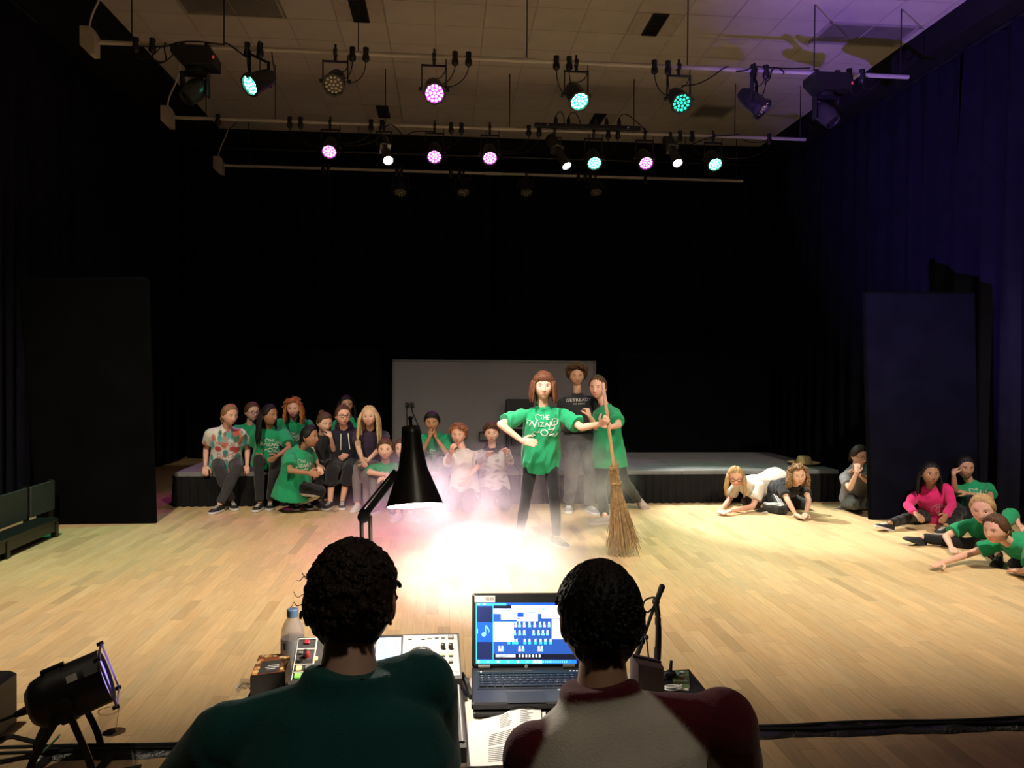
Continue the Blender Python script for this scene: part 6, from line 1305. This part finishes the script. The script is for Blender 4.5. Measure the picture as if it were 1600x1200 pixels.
# ---- crawling group right of centre
person('blond person with glasses in white top crawling on the elbows before the stage', H=1.60, pel=(1204, 757, 9.02), neck=(1165, 757, -1), head=(1149, 745, -1), yaw=-42, look=(-16, -22, 0), armB=((1176, 792, -1), (1142, 798, 'z')), armA=((1139, 782, 1), (1127, 796, 'z')), legA='kneel', legB='kneel', hipyaw=-60, hands={'A': dict(floor=True, curl=.15), 'B': dict(floor=True, curl=.15)}, glasses=True, hunch=-.03,
    hair=dict(col='blond', front=.060, long=.22, n=22, arc=(.9, 1.5), part=.01), skin='pink', shirt=dict(name='cream_cotton', col=(.62, .58, .52), hem=.06, ease=.045, sl=.66, slr=.066), pants=dict(col=(.03, .03, .035), name='dark_trousers'), shoes=((.05, .05, .05),), feet={'A': (.6, .6, -.4), 'B': (.6, .6, -.4)}, seed=18)
person('curly blond girl in black top on hands and knees, white striped track pants', H=1.50, pel=(1208, 770, 8.85), neck=(1243, 757, -1), head=(1247, 743, -1), yaw=14, hipyaw=52, look=(-10, -8, 4), armA=((1232, 784, -1), (1243, 804, 'z')), armB=((1264, 782, -1), (1259, 803, 'z')), legA=((1222, 797, -1), (1192, 792, .06)), legB='kneel', hands={'A': dict(floor=True, curl=.12, spread=.3), 'B': dict(floor=True, curl=.12, spread=.3)},
    hair=dict(col='darkblond', front=.058, long=.16, n=60, arc=(1.0, 3.14), wob=.014, curls=(110, .05, .016)), shirt=dict(name='black_cotton', col=(.020, .021, .026), hem=.03, ease=.03, sl=.62), pants=dict(col=(.035, .036, .038), name='track_pants_grey', stripes='A', ease=.02), shoes=((.02, .02, .02),), feet={'A': (-.7, .7, -.3), 'B': (-.7, .7, -.3)}, seed=19)
person('dark haired person in grey shirt kneeling at the flat, hand over mouth, with glasses', H=1.54, pel=(1336, 778, 8.72), neck=(1337, 731, -1), head=(1343, 713, -1), yaw=16, look=(12, -12, 0), armA=((1328, 763, -1), (1339, 738, -1)), armB=((1356, 752, -1), (1343, 742, -1)), legA=((1338, 788, -1), (1318, 788, .06)), legB='kneel', hands={'A': dict(to=(1340, 722, 1), curl=.4, pn=(.2, .7, 0)), 'B': dict(to=(1338, 738, 0), curl=.6)}, glasses=True,
    hair=dict(col='darkbrown', front=.055, tail=(.0, .10)), shirt=dict(name='grey_jersey', col=(.20, .20, .215), hem=.05, ease=.034), pants=dict(col=(.03, .034, .03), name='olive_black'), shoes=((.05, .04, .04),), feet={'A': (-.7, .6, -.3), 'B': (-.7, .6, -.3)}, seed=20)
# ---- seated girls at the right
person('girl in bright pink hoodie sitting on the floor, long black ponytail', H=1.50, pel=(1466, 806, 7.92), neck=(1454, 762, -1), head=(1454, 741, -1), yaw=-12, look=(-16, -2, 0), armA=((1418, 790, -1), (1430, 802, -1)), armB=((1487, 790, -1), (1478, 806, -1)), legA=((1430, 806, -1), (1390, 818, .07)), legB=((1500, 800, -1), (1478, 822, .07)), hands={'A': dict(to=(1441, 812, -1), pn=(0, .5, -1), curl=.25, spread=.3)},
    hair=dict(col='black', front=.058, tail=(.0, .26), n=40, long=.22, arc=(1.5, 2.8)), skin='tan', shirt=dict(name='hot_pink_fleece', kind='hoodie', col=(.60, .022, .16), hem=.02, ease=.045, long=True, hood=True, fold=.007, print=dict(y=-.20, mat='pale_pink', pc=(.66, .30, .42), lines=[], sw=[arc(0, 0, .07, 0, 3.3), arc(.02, -.01, .05, 1, 4.4), arc(-.04, .01, .05, -1, 2.5), [(-.09, -.05), (0, -.06), (.09, -.045)], [(.0, -.05), (.02, .06)]], sww=.006)), pants=BLACKP, shoes=((.012, .012, .013), (.62, .60, .58)), feet={'A': (-1, -.25, .3), 'B': (-.9, -.4, 0)}, seed=21)
person('dark haired girl in green shirt at the back holding a hand to her ear', H=1.48, pel=(1531, 816, 7.75), neck=(1516, 750, -1), head=(1508, 731, -1), yaw=-24, look=(-12, -8, 0), armA=((1492, 766, -1), (1490, 741, -1)), armB=((1548, 779, -1), (1506, 770, -1)), legA=((1486, 788, -1), (1500, 812, .07)), legB=((1518, 778, -1), (1522, 812, .07)), hands={'A': dict(to=(1493, 728, 1), curl=.5, pn=(.7, .4, 0)), 'B': dict(to=(1492, 765, -1), curl=.4)},
    hair=dict(col='black', front=.058, tail=(.0, .14)), skin='olive', shirt=green(hem=.03, ease=.04, slr=.072, print=wiz(-.13, s=.85)), pants=dict(col=(.014, .015, .025), name='navy_leggings'), shoes=((.02, .02, .02),), seed=22)
person('fair girl with blond ponytail in green shirt leaning on one hand', H=1.48, pel=(1563, 852, 6.80), neck=(1537, 812, -1), head=(1535, 796, -1), yaw=-40, look=(-44, -14, 0), armA=((1478, 838, -1), (1487, 856, 'z')), armB=((1584, 800, 1), (1592, 822, -1)), legA=((1512, 850, -1), (1440, 840, .07)), legB=((1530, 850, -1), (1560, 868, .07)), hands={'A': dict(floor=True, curl=.1, spread=.3), 'B': dict(to=(1606, 828, 0), curl=.2)},
    hair=dict(col='blond', front=.062, tail=(.07, .20), n=12, tie=True), skin='pink', shirt=green(hem=.03, ease=.045, slr=.076, sl=.72), pants=dict(col=(.014, .015, .018), name='black_leggings'), kh=1.12, shoes=((.012, .012, .014), (.015, .015, .016)), feet={'A': (-1, -.1, .35), 'B': (-.7, -.7, 0)}, seed=23)
person('brown ponytail girl in green shirt stretched on the floor at the right edge', H=1.50, pel=(1652, 866, 5.90), neck=(1577, 850, -1), head=(1556, 828, -1), yaw=-72, hipyaw=-75, look=(-72, -10, 0), armA=((1512, 866, 1), (1472, 880, 'z')), armB=((1610, 890, -1), (1594, 893, 'z')), legA='kneel', legB='kneel', hands={'A': dict(floor=True, curl=.06, spread=.2), 'B': dict(floor=True, curl=.15, spread=.3)},
    hair=dict(col='brown', front=.060, tail=(-.01, .20), n=16, thick=.018), skin='pink', shirt=green(hem=.05, ease=.04, slr=.070, sl=.72), pants=BLACKP, shoes=((.02, .02, .02),), feet={'A': (.8, .2, -.4), 'B': (.8, .2, -.4)}, seed=24)

# ---- broom in her hand
G = V(aY(949.5, 656, R15['wrB'][1] - .04)); B0 = V(aZ(976, 866, 0.0)); ax_ = nz(G - B0); Lb = np.linalg.norm(G - B0)
def bpx(py):   # point on the broom axis whose image row is py
    lo, hi = 0.0, 3.0
    for _ in range(40):
        mdl = (lo + hi) / 2; c = RC @ (B0 + ax_ * mdl - CAM); y = 600 + F * c[1] / c[2]
        if y > py: lo = mdl
        else: hi = mdl
    return lo
t = thing('broom', B0, 'long twig besom broom with pale wooden handle held upright', 'broom')
zt, zb_ = bpx(598), bpx(727)
M_STICK = mat('pale_ash_stick', (.50, .32, .17), .55, 0, .15, 12, .1, 40); M_TWIG = mat('dry_birch_twig', (.36, .24, .12), .8, 0, .3, 30)
a_, b_, _ = frame_of(ax_); hp = [B0 + ax_ * z + a_ * .004 * math.sin(z * 7) for z in np.linspace(.35, zt, 14)]
obj('handle', MB().tube(hp, [.0165] * 6 + [.0155] * 8, 10), M_STICK, t)
rr = np.random.default_rng(21); tw = MB()
for i in range(330):
    ph = rr.uniform(0, 6.283); rb = math.sqrt(rr.uniform(0, 1)); fan = .165 * rb; top_ = zb_ * rr.uniform(.72, 1.0) - .0; r0 = .020 + .012 * rr.random()
    cdir = a_ * math.cos(ph) + b_ * math.sin(ph); end = rr.uniform(.0, .10) if rb > .2 else rr.uniform(0, .04)
    pts = []
    for q in np.linspace(0, 1, 7):
        z = top_ + (end - top_) * q; spread = r0 * (1 - q) + fan * (q ** 1.35) + .006 * math.sin(q * 9 + i); p = B0 + ax_ * z + cdir * spread + rr.normal(size=3) * .003; p[2] = max(p[2], .004); pts.append(p)
    tw.tube(pts, [.0032, .0032, .003, .0028, .0024, .002, .0014], 4)
for i in range(40):
    ph = rr.uniform(0, 6.283); cdir = a_ * math.cos(ph) + b_ * math.sin(ph); p = B0 + ax_ * zb_ * rr.uniform(.85, 1.0) + cdir * .03; tw.tube([p, p + ax_ * rr.uniform(.02, .06) + cdir * rr.uniform(.01, .03)], .0024, 4)
tag(obj('twigs', tw, M_TWIG, t), kind='stuff')
for z in (zb_ * .97, zb_ * .80): 
    r_ = .033 if z > zb_ * .9 else .048; m = MB(); m.tube([B0 + ax_ * (z + .012 * math.sin(q * .16)) + (a_ * math.cos(q) + b_ * math.sin(q)) * r_ for q in np.linspace(0, 18.8, 60)], .004, 5); obj('binding', m, M_TWIG, t)
# ---- the two operators at the desk, seen from behind
hc = V(aY(550, 944, 1.33)); nk = V(aY(546, 1072, 1.27))
R25 = person('man with curly dark hair in teal T-shirt seated at the lighting console', H=1.76, pel=(nk[0] - .02, 1.18, .55), neck=nk, head=hc, yaw=178, look=(172, -6, 0), world=True, armA=((.05, -.3, -1), V(aZ(640, 1130, .83))), armB=((-.6, -.2, -.5), (nk[0] - .20, 1.62, .79)), legA=(((0, 1, .6),), (nk[0] + .14, 1.66, .08)), legB=(((0, 1, .6),), (nk[0] - .16, 1.66, .08)), shoff={'A': (-.065, .07, .06), 'B': (.0, 0, -.01)},
    hair=dict(col='darkbrown', front=.060, thick=.011, curl=.003, curls=(520, .010, .004), edge=.03, ear=.022, side=.03, behind=-.02, nape=-.10), skin='fair', shirt=dict(name='teal_cotton', col=(.010, .085, .085), hem=.05, ease=.020, sl=.72, slr=.066, nk=.060, fold=.005), pants=dict(col=(.02, .022, .03), name='dark_jeans3'), shoes=((.03, .03, .03),), feet={'A': (0, 1, 0), 'B': (0, 1, 0)}, det=.72, seed=25, group='operators at the control desk', kh=.89)
for s_ in (-1, 1): obj('earring', MB().ball(R25['hl'](s_ * .076, -.012, -.031), .0032, n=8, m=6), M_CHROME, R25['t'])
mm = MB(); rr = np.random.default_rng(3)
for i in range(9):
    s_ = 1 if i != 4 else -1; p = R25['hl'](s_ * rr.uniform(.06, .085), rr.uniform(-.06, .02), rr.uniform(-.04, .08)); sx = R25['hf'][0] * s_; L_ = rr.uniform(.012, .028); a2, b2, _ = frame_of(sx); pts = [p + sx * L_ * q + (a2 * math.cos(9 * q + i) + b2 * math.sin(9 * q + i)) * .006 * q for q in np.linspace(0, 1, 12)]; mm.tube(pts, .0007, 4)
tag(obj('stray_curls', mm, hair_mat('darkbrown', HAIR['darkbrown']), R25['t']), kind='stuff')
desk_chair(nk[0] - .02, 1.18, 'grey chair under the man in the teal T-shirt')
hc = V(aY(937, 972, 1.40)); nk = V(aY(938, 1092, 1.34))
def raglan(L3, co, J):
    x = np.abs(L3[:, 0]); w_ = sstep(x - np.minimum(.078 + .74 * np.clip(-L3[:, 1], 0, 1), .178), -.006, .006); w_ = np.maximum(w_, sstep(L3[:, 1], .004, .012)); return V((.60, .56, .50)) * (1 - w_)[:, None] + V((.085, .005, .011)) * w_[:, None]
R26 = person('man with short black hair in white raglan shirt with dark red sleeves, at the laptop', H=1.70, pel=(nk[0] + .055, 1.24, .54), neck=nk, head=hc, yaw=182, look=(186, -8, 0), world=True, armA=((.6, -.2, -.5), (nk[0] + .16, 1.68, .78)), armB=((-.05, -.3, -1), (nk[0] - .02, 1.62, .80)), legA=(((0, 1, .6),), (nk[0] + .16, 1.70, .08)), legB=(((0, 1, .6),), (nk[0] - .14, 1.70, .08)),
    hair=dict(col='black', front=.060, thick=.013, curl=.002, curls=(900, .006, .002), edge=.03, ear=.018, side=.03, behind=-.02, nape=-.10), skin='olive', shirt=dict(name='raglan_cotton', col=(1, 1, 1), colf=raglan, hem=.05, ease=.020, long=True, nk=.060, fold=.005, wl=.16), pants=dict(col=(.02, .022, .03), name='dark_jeans3'), shoes=((.03, .03, .03),), feet={'A': (0, 1, 0), 'B': (0, 1, 0)}, det=.72, shoff={'A': (.03, 0, 0), 'B': (.055, 0, 0)}, seed=26, group='operators at the control desk', kh=.91)
desk_chair(nk[0] + .02, 1.24, 'grey chair under the man in the raglan shirt')
bpy.data.scenes.remove(TMP)
# ---------------------------------------------------------------- smoke rolling over the floor
SMOKE_D = 1.6
BLOBS = [((0.35, 6.00, 0.08), (1.25, 0.95, 0.36), 1.4), ((0.0, 6.9, 0.28), (0.9, 0.7, 0.58), 0.75), ((-0.25, 7.5, 0.34), (0.75, 0.6, 0.66), 0.65),
         ((0.5, 7.8, 0.36), (0.85, 0.5, 0.62), 0.75), ((1.45, 7.5, 0.45), (0.55, 0.6, 0.62), 0.5), ((0.95, 6.45, 0.12), (0.75, 0.50, 0.42), 1.5), ((-0.7, 7.2, 0.2), (0.6, 0.6, 0.4), 0.22)]
def smoke_mat():
    m = bpy.data.materials.new('stage_smoke'); m.use_nodes = True; nt = m.node_tree; N = nt.nodes; L = nt.links
    N.remove(N['Principled BSDF']); out = N['Material Output']
    vs = N.new('ShaderNodeVolumeScatter'); vs.inputs['Color'].default_value = (0.97, 0.97, 0.98, 1); vs.inputs['Anisotropy'].default_value = 0.25
    geo = N.new('ShaderNodeNewGeometry')
    tot = None
    for c, r, wgt in BLOBS:
        sub = N.new('ShaderNodeVectorMath'); sub.operation = 'SUBTRACT'; L.new(geo.outputs['Position'], sub.inputs[0]); sub.inputs[1].default_value = c
        dv = N.new('ShaderNodeVectorMath'); dv.operation = 'DIVIDE'; L.new(sub.outputs[0], dv.inputs[0]); dv.inputs[1].default_value = r
        ln = N.new('ShaderNodeVectorMath'); ln.operation = 'LENGTH'; L.new(dv.outputs[0], ln.inputs[0])
        mr = N.new('ShaderNodeMapRange'); mr.interpolation_type = 'SMOOTHSTEP'; L.new(ln.outputs['Value'], mr.inputs['Value'])
        mr.inputs['From Min'].default_value = 1.0; mr.inputs['From Max'].default_value = 0.15; mr.inputs['To Min'].default_value = 0; mr.inputs['To Max'].default_value = wgt
        if tot is None: tot = mr.outputs['Result']
        else:
            a = N.new('ShaderNodeMath'); a.operation = 'ADD'; L.new(tot, a.inputs[0]); L.new(mr.outputs['Result'], a.inputs[1]); tot = a.outputs[0]
    nz1 = N.new('ShaderNodeTexNoise'); nz1.inputs['Scale'].default_value = 2.6; nz1.inputs['Detail'].default_value = 3; nz1.inputs['Distortion'].default_value = 0.6
    L.new(geo.outputs['Position'], nz1.inputs['Vector'])
    m2 = N.new('ShaderNodeMapRange'); m2.inputs['From Min'].default_value = 0.40; m2.inputs['From Max'].default_value = 0.64; m2.inputs['To Min'].default_value = 0.22; m2.inputs['To Max'].default_value = 1.5
    L.new(nz1.outputs['Fac'], m2.inputs['Value'])
    mu = N.new('ShaderNodeMath'); mu.operation = 'MULTIPLY'; L.new(tot, mu.inputs[0]); L.new(m2.outputs['Result'], mu.inputs[1])
    m3 = N.new('ShaderNodeMath'); m3.operation = 'MULTIPLY'; L.new(mu.outputs[0], m3.inputs[0]); m3.inputs[1].default_value = SMOKE_D
    L.new(m3.outputs[0], vs.inputs['Density']); L.new(vs.outputs[0], out.inputs['Volume'])
    return m
sm = MB()
for c, r, _ in BLOBS: sm.ball((c[0], c[1], c[2]), r, n=20, m=12)

sv_, sf_ = sm.v, sm.f
TMP = bpy.data.scenes.new('tmp_smoke')
co, fs2 = remesh(sm, .08, 6); co[:, 2] = np.maximum(co[:, 2], .012)
bpy.data.scenes.remove(TMP)
t = mesh_obj('stage_smoke', co, fs2, smoke_mat(), ang=None, base=(0.3, 7.0, 0))
tag(t, 'pale stage smoke rolling over the floor around the girl with the broom', 'smoke', kind='stuff')
